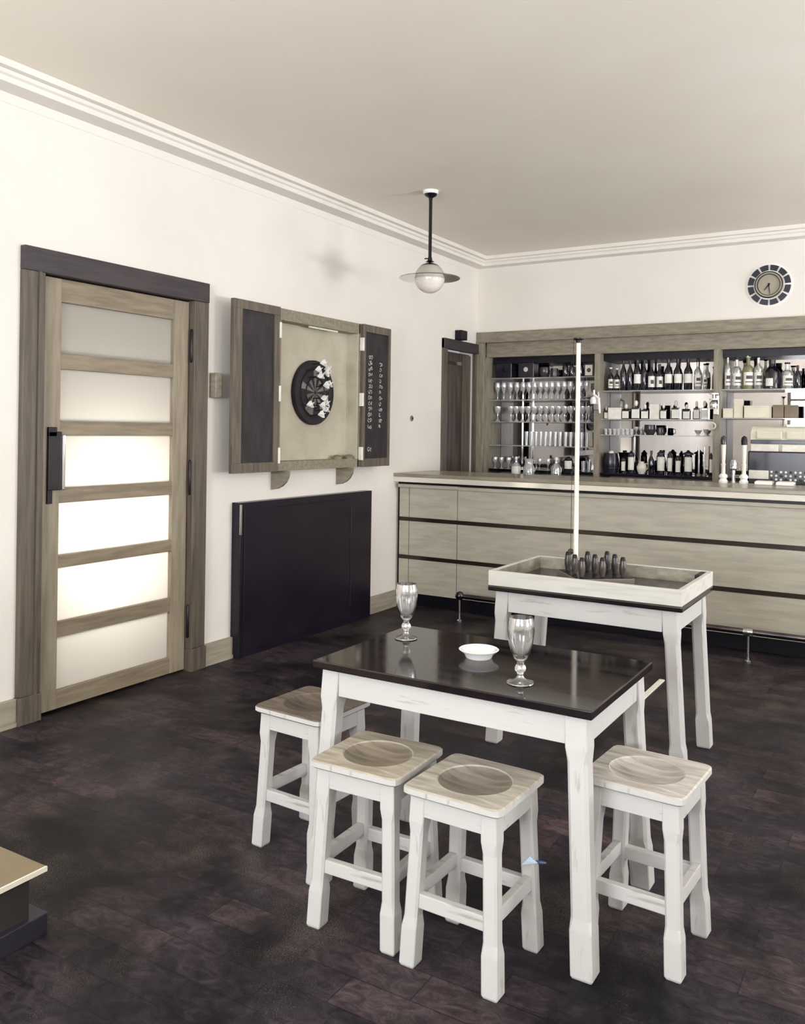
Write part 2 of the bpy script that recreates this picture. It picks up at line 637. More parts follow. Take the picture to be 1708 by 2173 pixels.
door = bpy.data.objects.new('door_1', None)
COL.objects.link(door)
door.location = (-0.03, 3.62, 0)
door['kind'] = 'structure'
PZ = [(1.752, 2.005), (1.42, 1.677), (1.094, 1.35), (0.764, 1.019), (0.437, 0.70), (0.10, 0.36)]
DY0, DY1 = 2.645, 3.617
PY0, PY1 = 2.762, 3.505
b = BM(); box(b, -0.055, -0.012, DY0, PY0, 0.012, 2.118, 0.003); obj('stile', b, M_doorwood, door)
b = BM(); box(b, -0.055, -0.012, PY1, DY1, 0.012, 2.118, 0.003); obj('stile', b, M_doorwood, door)
edges = [2.118] + [z for p in PZ for z in (p[1], p[0])] + [0.012]
for i in range(0, len(edges), 2):
    b = BM(); box(b, -0.054, -0.014, PY0, PY1, edges[i + 1], edges[i], 0.003); obj('rail', b, M_doorrail, door)
for z0, z1 in PZ:
    b = BM(); box(b, -0.040, -0.036, PY0, PY1, z0, z1); obj('pane', b, M_frost, door)
b = BM(); box(b, -0.012, 0.004, 2.688, 2.762, 1.085, 1.37, 0.003); box(b, -0.012, 0.004, 2.688, 2.735, 1.345, 1.392, 0.003); box(b, -0.012, 0.0, 2.688, 2.715, 1.02, 1.09, 0.002)
hp = obj('handle_plate', b, M_iron, door)
b = BM(); box(b, -0.012, 0.012, 2.7625, 2.778, 1.085, 1.355, 0.004)
obj('grip_bar', b, M_chrome, door)
for z0, z1 in ((1.78, 1.955), (1.02, 1.205), (0.20, 0.375)):
    b = BM()
    lathe(b, [(0, z0 - 0.01), (0.007, z0 - 0.006), (0.010, z0), (0.010, z1), (0.007, z1 + 0.006), (0, z1 + 0.01)], (0.006, 3.622, 0), 14)
    obj('hinge', b, M_iron, door, True)

# vestibule beyond the door, daylight falls through the frosted panes
bm = BM()
box(bm, -1.0, -0.95, 2.2, 4.0, 0, 2.4)
box(bm, -0.95, -0.16, 2.2, 2.25, 0, 2.4)
box(bm, -0.95, -0.16, 3.95, 4.0, 0, 2.4)
box(bm, -1.0, -0.16, 2.2, 4.0, 2.4, 2.45)
box(bm, -1.0, -0.16, 2.2, 4.0, -0.05, 0)
struct('wall_vestibule', bm, M_case)

# ------------------------------------------------------------------ door_2 behind the bar
bm = BM()
box(bm, -0.02, 0.025, 6.62, 6.69, 0, 2.205, 0.003)
box(bm, -0.16, -0.02, 6.665, 6.69, 0, 2.15)
box(bm, -0.02, 0.012, 7.255, 7.288, 0, 2.12, 0.002)
struct('trim_6', bm, M_jamb)
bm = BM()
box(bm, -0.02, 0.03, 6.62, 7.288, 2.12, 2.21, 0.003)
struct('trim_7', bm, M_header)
door2 = bpy.data.objects.new('door_2', None)
COL.objects.link(door2)
door2.location = (-0.05, 6.69, 0)
door2['kind'] = 'structure'
b = BM(); box(b, -0.09, -0.05, 6.70, 7.25, 0.01, 2.11, 0.003); obj('door_leaf', b, mat('dark_door_wood', (52, 44, 46), (88, 76, 66), scale=(6, 6, 0.6), ns=4, rough=0.5), door2)
b = BM(); box(b, -0.05, -0.035, 7.10, 7.25, 0.01, 2.10, 0.003); obj('stile', b, M_jamb, door2)
b = BM(); box(b, -0.05, -0.045, 6.70, 7.10, 2.0, 2.03, 0.001); obj('closer_rail', b, M_chrome, door2)

b = BM()
box(b, 0, 0.07, 6.86, 6.97, 2.215, 2.30, 0.004)
tag(obj('bell_box', b, M_blacksat), 'small black box on the left wall above the narrow dark door', 'bell box')
t = thing('bell_push', 'small round bell push on bare wall between dart cabinet and bar', 'button', (0, 6.119, 1.498))
b = BM(); lathe(b, [(0, 0), (0.024, 0), (0.024, 0.004), (0.018, 0.009), (0, 0.009)], (0, 6.119, 1.498), 24, 'x'); obj('base_plate', b, M_case, t, True)
b = BM(); lathe(b, [(0, 0.009), (0.009, 0.009), (0.008, 0.015), (0, 0.017)], (0, 6.119, 1.498), 16, 'x'); obj('button', b, M_iron, t, True)

# ------------------------------------------------------------------ ceiling lamp
LX, LY = 0.767, 5.035
t = thing('pendant_lamp', 'pendant lamp, opal globe with flat ring on black rod', 'lamp', (LX, LY, 3.0))
b = BM(); lathe(b, [(0, 3.0), (0.052, 3.0), (0.052, 2.985), (0.046, 2.978), (0, 2.978)], (LX, LY, 0), 28); obj('ceiling_rose', b, M_porcelain, t, True)
b = BM(); lathe(b, [(0, 2.978), (0.044, 2.978), (0.038, 2.965), (0.014, 2.952), (0.0115, 2.93), (0.0115, 2.56), (0.016, 2.545), (0.016, 2.535), (0.03, 2.527), (0, 2.52)], (LX, LY, 0), 20); obj('rod', b, M_black, t, True)
b = BM(); tube(b, [(LX - 0.035, LY - 0.01, 2.549), (LX, LY, 2.549)], 0.004); obj('switch_lever', b, M_black, t)
GZ, GR = 2.417, 0.101
def arc(a0, a1, r, n=14, cz=GZ):
    return [(r * math.cos(math.radians(a0 + (a1 - a0) * i / n)), cz + r * math.sin(math.radians(a0 + (a1 - a0) * i / n))) for i in range(n + 1)]
b = BM(); lathe(b, [(0, GZ - GR)] + arc(-84, -2, GR), (LX, LY, 0), 40); obj('lower_globe', b, M_opal, t, True)
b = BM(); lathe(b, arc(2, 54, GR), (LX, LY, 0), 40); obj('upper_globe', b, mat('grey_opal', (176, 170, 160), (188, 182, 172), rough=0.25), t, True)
b = BM(); lathe(b, arc(53, 88, GR + 0.002) + [(0, GZ + GR + 0.003)], (LX, LY, 0), 40); obj('gallery_cap', b, M_black, t, True)
b = BM(); lathe(b, [(GR - 0.004, GZ + 0.008), (0.202, GZ + 0.003), (0.205, GZ), (0.202, GZ - 0.003), (GR - 0.004, GZ - 0.006)], (LX, LY, 0), 56)
obj('ring_disc', b, glassy('smoked_disc_glass', (0.78, 0.76, 0.72, 1), 0.8, rough=0.08, white=0.05), t, True)

# ------------------------------------------------------------------ wall clock on back wall
CX, CZ = 2.545, 2.58
t = thing('wall_clock', 'round wall clock ringed by dark blue hour tiles', 'clock', (CX, YB, CZ))
b = BM(); lathe(b, [(0, 0), (0.172, 0), (0.172, -0.004), (0, -0.004)], (CX, YB, CZ), 60, 'y'); obj('backing_disc', b, M_porcelain, t)
M_tile = mat('hour_tile', (16, 18, 36), (24, 26, 46), rough=0.3)
for k in range(12):
    g = 5.5 if k % 3 else 5.5
    a0 = math.radians(90 - 30 * k - 3.0); a1 = math.radians(90 - 30 * k - 27.0)
    b = BM()
    outer = []; inner = []
    n = 5
    pts = [(0.158 * math.cos(a0 + (a1 - a0) * i / n), 0.158 * math.sin(a0 + (a1 - a0) * i / n)) for i in range(n + 1)]
    pts += [(0.116 * math.cos(a1 + (a0 - a1) * i / n), 0.116 * math.sin(a1 + (a0 - a1) * i / n)) for i in range(n + 1)]
    loft(b, [[(CX + x, YB - 0.004, CZ + z) for x, z in pts], [(CX + x, YB - 0.012, CZ + z) for x, z in pts]])
    obj('hour_tile', b, M_tile, t)
b = BM(); lathe(b, [(0, -0.004), (0.105, -0.004), (0.105, -0.03), (0.100, -0.036), (0.085, -0.036), (0.082, -0.026), (0, -0.026)], (CX, YB, CZ), 48, 'y')
obj('dial', b, mat('dial_face', (150, 142, 124), (160, 152, 134), rough=0.4), t, True)
b = BM(); lathe(b, [(0.101, -0.03), (0.1045, -0.036), (0.098, -0.039), (0.096, -0.034)], (CX, YB, CZ), 48, 'y')
lathe(b, [(0.083, -0.026), (0.086, -0.037), (0.081, -0.037), (0.08, -0.027)], (CX, YB, CZ), 48, 'y')
obj('bezel', b, M_iron, t, True)
def hand(name, ang, L, w):
    a = math.radians(ang)
    dx, dz = math.sin(a), math.cos(a)
    b = BM()
    p = [(-dx * 0.012 + dz * w, -dz * 0.012 - dx * w), (dx * L + dz * w * 0.3, dz * L - dx * w * 0.3), (dx * L - dz * w * 0.3, dz * L + dx * w * 0.3), (-dx * 0.012 - dz * w, -dz * 0.012 + dx * w)]
    loft(b, [[(CX + x, YB - 0.028, CZ + z) for x, z in p], [(CX + x, YB - 0.032, CZ + z) for x, z in p]])
    obj(name, b, M_iron, t)
hand('hour_hand', 218, 0.055, 0.006)
hand('minute_hand', 174, 0.074, 0.0045)

# ------------------------------------------------------------------ dart cabinet on the left wall
t = thing('dart_cabinet', 'open wooden dart cabinet with blackboard doors on the left wall', 'dart cabinet', (0, 4.75, 1.13))
D = 0.105
Z0, Z1 = 1.13, 2.165
b = BM()
box(b, 0, D, 4.27, 5.2, Z1 - 0.075, Z1, 0.002)
box(b, 0, D, 4.27, 5.2, Z0, Z0 + 0.06, 0.002)
box(b, 0, D, 4.27, 4.305, Z0 + 0.06, Z1 - 0.075)
box(b, 0, D, 5.185, 5.22, Z0 + 0.0, Z1 - 0.0)
obj('carcass', b, M_frame, t)
b = BM(); box(b, 0, 0.012, 4.3, 5.19, Z0 + 0.05, Z1 - 0.06); obj('backing_board', b, M_backb, t)
b = BM(); box(b, 0.012, D - 0.004, 5.176, 5.186, Z0 + 0.06, Z1 - 0.075); box(b, 0.012, 0.02, 5.168, 5.178, Z0 + 0.06, Z1 - 0.075); obj('inner_lining', b, mat('pale_lining', (184, 178, 160), (198, 191, 174), rough=0.6), t)
def cab_door(y0, y1, dark, frame_t):
    tt = 0.028
    b = BM()
    box(b, D, D + tt, y0, y1, Z1 - 0.055, Z1, 0.002)
    box(b, D, D + tt, y0, y1, Z0, Z0 + 0.06, 0.002)
    box(b, D, D + tt, y0, y0 + frame_t[0], Z0 + 0.06, Z1 - 0.055, 0.002)
    box(b, D, D + tt, y1 - frame_t[1], y1, Z0 + 0.06, Z1 - 0.055, 0.002)
    fr = obj('door', b, dark, t)
    b = BM(); box(b, D + 0.004, D + 0.016, y0 + frame_t[0], y1 - frame_t[1], Z0 + 0.06, Z1 - 0.055)
    pn = obj('blackboard', b, M_chalkb, fr)
    return fr, pn
f1, p1 = cab_door(3.835, 4.262, mat('cabinet_door_wood', (84, 76, 68), (112, 102, 88), scale=(8, 8, 0.8), ns=5, rough=0.5), (0.075, 0.05))
f2, p2 = cab_door(5.205, 5.575, MATS['cabinet_door_wood'], (0.03, 0.025))
# chalk tallies on the right-hand blackboard (illegible scribbled scores)
b = BM()
rnd = random.Random(3)
def squig(y, z, s):
    p = []
    n = 7
    a = rnd.uniform(0, 6.28)
    for i in range(n):
        a += rnd.uniform(0.4, 1.3)
        p.append((D + 0.018, y + math.cos(a) * s * rnd.uniform(0.4, 1), z + math.sin(a) * s * rnd.uniform(0.5, 1.1)))
    tube(b, p, 0.0022, 5)
for i in range(17):
    z = 1.93 - i * 0.042
    if i < 13 or i == 16:
        squig(5.30, z, 0.017); squig(5.325, z + rnd.uniform(-.006, .006), 0.015)
    if 0 < i < 13:
        squig(5.445, z, 0.015)
        if i % 2: squig(5.465, z, 0.012)
obj('chalk_scores', b, mat('chalk', (190, 184, 178), (214, 208, 200), rough=0.9), f2)
for z in (2.02, 1.62, 1.23):
    b = BM(); box(b, D + 0.001, D + 0.031, 5.192, 5.212, z - 0.05, z + 0.045, 0.003); obj('hinge', b, M_paper, t)
    b = BM(); box(b, D + 0.001, D + 0.031, 4.254, 4.274, z - 0.05, z + 0.05, 0.003); obj('hinge', b, M_paper, t)
b = BM(); tube(b, [(0.085, 4.62, 2.082), (0.085, 4.94, 2.082)], 0.007); obj('strip_light', b, M_cream, t, True)
for yb in (4.36, 5.08):
    b = BM()
    prof = [(0, Z0), (0.14, Z0), (0.135, Z0 - 0.04), (0.115, Z0 - 0.075), (0.085, Z0 - 0.10), (0.045, Z0 - 0.118), (0, Z0 - 0.125)]
    loft(b, [[(x, yb - 0.012, z) for x, z in prof], [(x, yb + 0.012, z) for x, z in prof]])
    obj('bracket', b, M_frame, t)
b = BM(); box(b, 0.0, 0.05, 3.775, 3.834, 1.575, 1.722, 0.006)
tag(obj('chalk_holder', b, M_frame), 'small wooden chalk block beside the left cabinet door', 'chalk holder')
for i, (yy, lb) in enumerate(((4.99, 'small round dark knob on the cabinet sill, left of the pair'), (5.13, 'small round dark knob on the cabinet sill, right of the pair'))):
    b = BM(); lathe(b, [(0, Z0 + 0.06), (0.035, Z0 + 0.06), (0.034, Z0 + 0.075), (0.022, Z0 + 0.088), (0, Z0 + 0.092)], (0.065, yy, 0), 18)
    tag(obj('chalk_duster', b, M_case, None, True), lb, 'chalk duster')

# dartboard
BY, BZ = 4.745, 1.648
t = thing('dartboard', 'round dark dartboard hanging in the open cabinet', 'dartboard', (0.013, BY, BZ))
b = BM(); lathe(b, [(0, 0), (0.218, 0), (0.22, 0.004), (0.22, 0.028), (0.216, 0.034), (0, 0.034)], (0.013, BY, BZ), 64, 'x'); obj('board', b, mat('board_black', (24, 19, 28), (38, 30, 34), ns=10, rough=0.8), t, True)
M_seg = mat('board_light_sector', (96, 90, 88), (120, 113, 108), ns=20, rough=0.85)
b = BM()
for k in range(20):
    rr = [(0.012, 0.098)] if k % 2 == 0 else []
    rr += [(0.108, 0.158)] if k % 4 == 0 or k % 5 == 1 else []
    for r0, r1 in rr:
        a0, a1 = math.radians(18 * k - 9), math.radians(18 * k + 9)
        pts = [(r0, a0), (r1, a0), (r1, (a0 + a1) / 2), (r1, a1), (r0, a1)]
        loft(b, [[(0.0465, BY + r * math.sin(a), BZ + r * math.cos(a)) for r, a in pts], [(0.0480, BY + r * math.sin(a), BZ + r * math.cos(a)) for r, a in pts]])
obj('light_sectors', b, M_seg, t)
b = BM()
for r in (0.098, 0.108, 0.16, 0.17):
    lathe(b, [(r, 0.0365), (r + 0.0012, 0.0385), (r + 0.002, 0.0365)], (0.013, BY, BZ), 60, 'x')
obj('wire_ring', b, M_iron, t)

# darts with white flights
def make_dart(label):
    d = thing('dart', label, 'dart', (0, 0, 0), local=True)
    b = BM(); lathe(b, [(0, 0), (0.0012, 0.02), (0.0035, 0.028), (0.004, 0.07), (0.002, 0.078), (0.002, 0.12), (0, 0.121)], (0, 0, 0), 10, 'x'); obj('barrel', b, M_iron, d, True)
    b = BM()
    for a in (0.5, 0.5 + PI / 2):
        for s in (1, -1):
            pr = [(0.078, 0), (0.13, 0), (0.128, 0.026), (0.112, 0.024)]
            n = Vector((0, -math.sin(a), math.cos(a))) * 0.0012
            u = Vector((0, math.cos(a), math.sin(a))) * s
            loft(b, [[Vector((x, 0, 0)) + u * r + n for x, r in pr], [Vector((x, 0, 0)) + u * r - n for x, r in pr]])
    obj('flight', b, M_flight, d)
    return d
DL = [((4.682, 1.837), 'topmost dart on the board'), ((4.734, 1.806), 'white-flighted dart just below and right of the topmost dart'),
      ((4.729, 1.777), 'white-flighted dart lowest of the tight upper right cluster'), ((4.631, 1.791), 'leftmost dart of the upper group'),
      ((4.652, 1.744), 'lowest dart of the upper group, left side'), ((4.726, 1.685), 'dart at mid height, left one of the touching pair at right edge'),
      ((4.758, 1.699), 'dart furthest right at mid height of the board'), ((4.696, 1.607), 'single dart just below the board centre line at right'),
      ((4.681, 1.56), 'left dart of the pair in the lower right of the board'), ((4.728, 1.574), 'right dart of the pair in the lower right of the board'),
      ((4.722, 1.524), 'dart second from the bottom at the lower right'), ((4.667, 1.487), 'lowest dart on the board'),
      ((4.546, 1.552), 'lone dart left of and below the bullseye')]
d0 = None
for i, ((y, z), lb) in enumerate(DL):
    if d0 is None:
        d = d0 = make_dart(lb)
        d['group'] = 'darts stuck in the dartboard'
    else:
        d = dup(d0, (0, 0, 0), 0, lb, 'darts stuck in the dartboard')
    d.location = (0.046, y + 0.004, z)
    d.rotation_euler = (0.3 * math.sin(i * 2.1), -0.05 + 0.06 * math.sin(i), 0.05 * math.cos(i * 1.7))

# ------------------------------------------------------------------ black heater casing on the left wall
t = thing('heater_cover', 'large black casing against the wall under the dart cabinet', 'heater cover', (0, 4.7, 0))
b = BM()
box(b, 0, 0.066, 3.985, 5.44, 0, 0.945, 0.003)
obj('casing', b, M_heater, t)
b = BM()
box(b, 0.066, 0.071, 4.02, 5.16, 0.03, 0.90, 0.003)
obj('front_panel', b, M_heater, t)
b = BM(); tube(b, [(0.071, 5.165, 0.13), (0.071, 5.165, 0.84)], 0.005); obj('edge_bead', b, M_iron, t, True)
b = BM(); tube(b, [(0.067, 3.987, 0.02), (0.067, 3.987, 0.75)], 0.006); obj('edge_bead', b, M_iron, t, True)
b = BM(); tube(b, [(0.069, 3.989, 0.752), (0.069, 3.989, 0.935)], 0.008); obj('edge_highlight', b, M_chrome, t, True)  # chrome piece added as the highlight on the casing's upper left edge

# ------------------------------------------------------------------ low platform at lower left
t = thing('low_platform', 'low box with tan top and light metal edging in the lower left corner', 'platform', (1.2, 1.1, 0))
b = BM(); box(b, 0.8, 1.545, 0.6, 1.50, 0.0, 0.186); obj('body', b, mat('platform_side', (44, 40, 42), (58, 52, 50), ns=3, rough=0.4), t)
b = BM(); box(b, 0.78, 1.575, 0.58, 1.53, 0.186, 0.196); obj('top_board', b, M_platform, t)
b = BM(); box(b, 1.575, 1.581, 0.58, 1.53, 0.184, 0.197); obj('edge_strip', b, M_cream, t)
b = BM(); box(b, 0.8, 1.565, 0.58, 1.545, 0.0, 0.06, 0.003); obj('plinth', b, mat('plinth_paint', (38, 36, 48), (46, 43, 54), ns=3, rough=0.4), t)

# ------------------------------------------------------------------ throw line strip on the floor
b = BM(); box(b, 2.335, 2.365, 4.42, 4.98, 0, 0.008, 0.002)
tag(obj('throw_line_strip', b, M_paper), 'thin white wooden strip on the floor between the tables and bar', 'strip')

# ------------------------------------------------------------------ bar counter
BX1 = 4.2
t = thing('bar_counter', 'long pale panelled bar counter with polished edge band', 'bar counter', (2.0, 6.1, 0))
b = BM(); box(b, 0.0, BX1, 5.93, 6.42, 0.11, 1.0); obj('body', b, M_blacksat, t)
for (x0, x1) in ((0.03, 0.117), (0.122, 0.546), (0.551, 4.2)):
    for (z0, z1) in ((0.713, 0.945), (0.413, 0.683), (0.115, 0.383)):
        b = BM(); box(b, x0, x1, 5.90, 5.93, z0, z1, 0.0025); obj('front_panel', b, M_bar, t)
for z0 in (0.685, 0.385):
    b = BM(); box(b, 0.03, BX1, 5.897, 5.93, z0 - 0.001, z0 + 0.027); obj('metal_strip', b, M_stripe, t)
b = BM(); box(b, 0.03, BX1, 5.885, 5.93, 0.946, 0.972, 0.004); box(b, 0.03, 0.56, 5.872, 5.93, 0.950, 0.975, 0.004); obj('moulding', b, M_bar, t)
b = BM(); box(b, 0.0, BX1, 5.858, 6.47, 0.993, 1.033, 0.002); obj('edge_band', b, M_barband, t)
b = BM(); box(b, 0.0, BX1, 5.85, 6.50, 1.034, 1.06, 0.003); obj('counter_top', b, mat('counter_top_wood', (134, 126, 110), (152, 144, 126), scale=(1, 6, 6), ns=4, rough=0.25), t)
b = BM(); box(b, 0.05, BX1, 6.0, 6.35, 0.0, 0.11); obj('toe_kick', b, M_blacksat, t)
# foot rail
t = thing('foot_rail', 'dark round foot rail on slim chrome posts along the bar base', 'foot rail', (1.6, 5.69, 0))
b = BM(); tube(b, [(0.70, 5.69, 0.185), (4.2, 5.69, 0.185)], 0.019, 16); obj('rail', b, mat('polished_rail', (90, 86, 90), (120, 116, 118), rough=0.12, metal=1.0), t, True)
b = BM(); lathe(b, [(0, -0.034), (0.02, -0.028), (0.033, -0.01), (0.034, 0.005), (0.022, 0.026), (0, 0.034)], (0.688, 5.69, 0.187), 20); obj('end_ball', b, M_black, t, True)
for x in (0.688, 2.69, 3.9):
    b = BM(); lathe(b, [(0, 0), (0.02, 0), (0.02, 0.005), (0.010, 0.014), (0.0075, 0.04), (0.0075, 0.17), (0, 0.17)], (x, 5.69, 0), 16); obj('post', b, M_chrome, t, True)
    if x > 1:
        b = BM(); lathe(b, [(0.0, -0.028), (0.024, -0.028), (0.028, 0), (0.024, 0.028), (0, 0.028)], (x, 5.69, 0.185), 18, 'x'); obj('collar', b, M_chrome, t, True)

# ------------------------------------------------------------------ back bar cabinet
t = thing('back_bar_cabinet', 'wooden framed mirrored shelf unit built into the back wall', 'shelving unit', (2.1, 7.4, 0))
BXR = 4.28
b = BM()
box(b, 0.004, BXR, 7.285, 7.31, 2.232, 2.322, 0.003)
box(b, 0.004, BXR, 7.275, 7.30, 2.222, 2.236, 0.004)
obj('head_board', b, M_frame, t)
b = BM(); box(b, 0.09, BXR, 7.33, 7.36, 2.09, 2.24, 0.002); obj('frieze_board', b, M_frame, t)
b = BM(); box(b, 0.004, 0.082, 7.285, 7.325, 0.0, 2.232, 0.003); box(b, 0.082, 0.122, 7.315, 7.60, 0.0, 2.09, 0.002); obj('jamb', b, M_framev, t)
for x in (1.137, 2.133, 3.13, 4.2):
    b = BM(); box(b, x, x + 0.052, 7.312, 7.60, 0.99, 2.09, 0.002); obj('upright', b, M_framev, t)
b = BM(); box(b, 0.122, BXR, 7.40, 7.60, 2.03, 2.09); obj('shade_board', b, M_blacksat, t)  # dark board put in for the shade under the frieze
BAYS = ((0.124, 1.135), (1.191, 2.131), (2.187, 3.128), (3.184, 4.198))
for (x0, x1) in BAYS:
    b = BM(); box(b, x0, x1, 7.602, 7.612, 1.06, 2.03); obj('mirror', b, M_mirror, t)
for z in (1.893, 1.690, 1.490, 1.272):
    b = BM(); box(b, 0.124, 1.135, 7.345, 7.598, z - 0.004, z + 0.004, 0.001); obj('glass_shelf', b, M_shelf, t)
for z in (1.764, 1.519, 1.384):
    b = BM(); box(b, 1.191, 2.131, 7.345, 7.598, z - 0.004, z + 0.004, 0.001); obj('glass_shelf', b, M_shelf, t)
for z in (1.764, 1.533):
    b = BM(); box(b, 2.187, 3.128, 7.345, 7.598, z - 0.004, z + 0.004, 0.001); obj('glass_shelf', b, M_shelf, t)
for x0 in (0.335, 0.44):
    b = BM(); box(b, x0, x0 + 0.012, 7.585, 7.6, 1.06, 1.89); obj('shelf_bracket', b, M_chrome, t)
b = BM(); box(b, 0.124, BXR - 0.03, 7.335, 7.61, 1.03, 1.056, 0.003); obj('ledge', b, M_black, t)
b = BM(); box(b, 0.01, BXR, 6.98, 7.60, 0.945, 0.985, 0.003); obj('back_counter', b, M_black, t)
b = BM(); box(b, 0.01, BXR, 7.02, 7.60, 0.0, 0.945); obj('lower_cupboard', b, M_frame, t)

# ------------------------------------------------------------------ bottles, glasses and jars
def ring_label(b, r, z0, z1, a0, a1, seg=10):
    rows = []
    for z in (z0, z1):
        rows.append([(r * math.cos(a0 + (a1 - a0) * i / seg), r * math.sin(a0 + (a1 - a0) * i / seg), z) for i in range(seg + 1)])
    loft(b, rows, cap=False, closed=False)

SEG = 20
def bottle(w, h, kind):
    r = w / 2
    A0, A1 = -PI / 2 - 0.9, -PI / 2 + 1.3
    if kind in ('wine', 'winel', 'shield', 'bigdark'):
        t = thing('bottle', '', 'bottle', local=True)
        nk = max(0.008, r * 0.38)
        prof = [(0, 0.002), (r * 0.9, 0), (r, 0.006), (r, h * 0.55), (r * 0.92, h * 0.62), (nk * 1.3, h * 0.74), (nk, h * 0.8), (nk, h * 0.985), (0, h * 0.985)]
        b = BM(); lathe(b, prof, seg=SEG); obj('body', b, M_wine, t, True)
        b = BM(); lathe(b, [(nk * 1.06, h * 0.86), (nk * 1.1, h), (0, h)], seg=SEG); obj('capsule', b, M_cork, t, True)
        if kind != 'wine':
            b = BM()
            z0, z1 = (0.22, 0.5) if kind == 'winel' else ((0.12, 0.52) if kind == 'shield' else (0.1, 0.36))
            ring_label(b, r * 1.02, h * z0, h * z1, A0, A1 if kind != 'bigdark' else A0 + 0.9); lb = obj('label', b, M_label, t, True)
            if kind == 'shield':
                b = BM(); ring_label(b, r * 1.035, h * 0.24, h * 0.38, A0 + 0.7, A1 - 0.7); obj('emblem', b, M_labelprint, lb)
    elif kind in ('clear', 'green', 'ornate'):
        t = thing('bottle', '', 'bottle', local=True)
        nk = max(0.008, r * 0.34)
        prof = [(0, 0.002), (r * 0.9, 0), (r, 0.006), (r, h * 0.58), (r * 0.85, h * 0.66), (nk * 1.2, h * 0.72), (nk, h * 0.8), (nk, h * 0.93), (0, h * 0.93)]
        b = BM(); lathe(b, prof, seg=SEG); obj('body', b, {'clear': M_bottle, 'green': M_greenish, 'ornate': M_wine}[kind], t, True)
        b = BM(); lathe(b, [(nk * 0.9, h * 0.93), (nk * 1.5, h * 0.95), (nk * 1.4, h), (0, h)], seg=SEG); obj('stopper', b, M_cork if kind == 'clear' else M_cream, t, True)
        b = BM(); ring_label(b, r * 1.02, h * 0.12, h * 0.5, A0, A1); lb = obj('label', b, M_label, t, True)
        b = BM(); ring_label(b, r * 1.035, h * 0.3, h * 0.4, A0 + 0.5, A1 - 0.5); ring_label(b, r * 1.035, h * 0.2, h * 0.23, A0 + 0.3, A1 - 0.3); obj('label_print', b, M_labelprint, lb)
    elif kind == 'flask':
        t = thing('flask', '', 'bottle', local=True)
        b = BM(); box(b, -r, r, -r * 0.6, r * 0.6, 0, h * 0.62, r * 0.18); obj('body', b, M_wine, t)
        b = BM(); lathe(b, [(r * 0.3, h * 0.6), (r * 0.25, h * 0.7), (0, h * 0.7)], seg=14); obj('neck', b, M_wine, t, True)
        b = BM(); lathe(b, [(r * 0.2, h * 0.69), (r * 0.42, h * 0.78), (r * 0.45, h * 0.9), (r * 0.25, h * 0.99), (0, h)], seg=14); obj('stopper', b, M_cream, t, True)
        b = BM(); box(b, -r * 0.85, r * 0.85, -r * 0.6 - 0.002, -r * 0.6, h * 0.06, h * 0.52); obj('label', b, M_label, t)
    elif kind == 'goblet':
        t = thing('wine_glass', '', 'glass', local=True)
        b = BM(); lathe(b, [(r * 0.35, h * 0.45), (r * 0.8, h * 0.6), (r, h * 0.8), (r * 0.85, h)], seg=16); obj('bowl', b, M_glass, t, True)
        b = BM(); lathe(b, [(0, 0), (r * 0.8, 0), (r * 0.75, h * 0.03), (r * 0.14, h * 0.08), (r * 0.1, h * 0.35), (r * 0.38, h * 0.46), (0, h * 0.46)], seg=16); obj('stem', b, M_glass, t, True)
    elif kind == 'coupe':
        t = thing('coupe_glass', '', 'glass', local=True)
        b = BM(); lathe(b, [(r * 0.2, h * 0.5), (r * 0.75, h * 0.62), (r * 0.98, h * 0.8), (r, h)], seg=16); obj('bowl', b, M_glass, t, True)
        b = BM(); lathe(b, [(0, 0), (r * 0.85, 0), (r * 0.8, h * 0.04), (r * 0.3, h * 0.16), (r * 0.12, h * 0.25), (r * 0.22, h * 0.5), (0, h * 0.52)], seg=16); obj('stem', b, M_glass, t, True)
    elif kind == 'tumbler':
        t = thing('tumbler', '', 'glass', local=True)
        b = BM(); lathe(b, [(0, 0), (r * 0.78, 0), (r * 0.8, h * 0.05), (r, h)], seg=16); obj('wall', b, M_glass, t, True)
        b = BM(); lathe(b, [(0, 0.001), (r * 0.74, 0.001), (r * 0.74, h * 0.12), (0, h * 0.12)], seg=16); obj('thick_base', b, M_glass, t, True)
    elif kind in ('decanter', 'gbottle'):
        t = thing('decanter', '', 'decanter', local=True)
        b = BM(); lathe(b, [(0, 0), (r * 0.95, 0), (r, 0.01), (r, h * 0.5), (r * 0.8, h * 0.62), (r * 0.3, h * 0.74), (r * 0.28, h * 0.82), (r * 0.5, h * 0.85)], seg=SEG); obj('body', b, M_bottle if kind == 'gbottle' else M_glass, t, True)
        b = BM(); lathe(b, [(r * 0.22, h * 0.83), (r * 0.3, h * 0.88), (r * 0.36, h * 0.94), (r * 0.2, h * 0.99), (0, h)], seg=SEG); obj('stopper', b, M_porcelain, t, True)
        if kind == 'decanter':
            b = BM(); ring_label(b, r * 1.01, h * 0.05, h * 0.55, A0, A1); obj('label', b, M_label, t, True)
    elif kind == 'jug':
        t = thing('jug', '', 'jug', local=True)
        b = BM(); lathe(b, [(0, 0), (r * 0.8, 0), (r * 0.9, 0.01), (r * 0.85, h * 0.6), (r * 0.6, h * 0.72), (r * 0.62, h * 0.9), (r * 0.75, h)], seg=SEG); obj('body', b, M_glass, t, True)
        b = BM(); tube(b, [(r * 0.6, 0, h * 0.9), (r * 1.1, 0, h * 0.88), (r * 1.2, 0, h * 0.6), (r * 0.85, 0, h * 0.35)], r * 0.09, 8); obj('handle', b, M_glass, t, True)
    elif kind in ('jar', 'jarlid', 'jugr', 'cask'):
        t = thing({'jugr': 'stoneware_jug', 'cask': 'cask'}.get(kind, 'jar'), '', {'jugr': 'jug', 'cask': 'cask'}.get(kind, 'jar'), local=True)
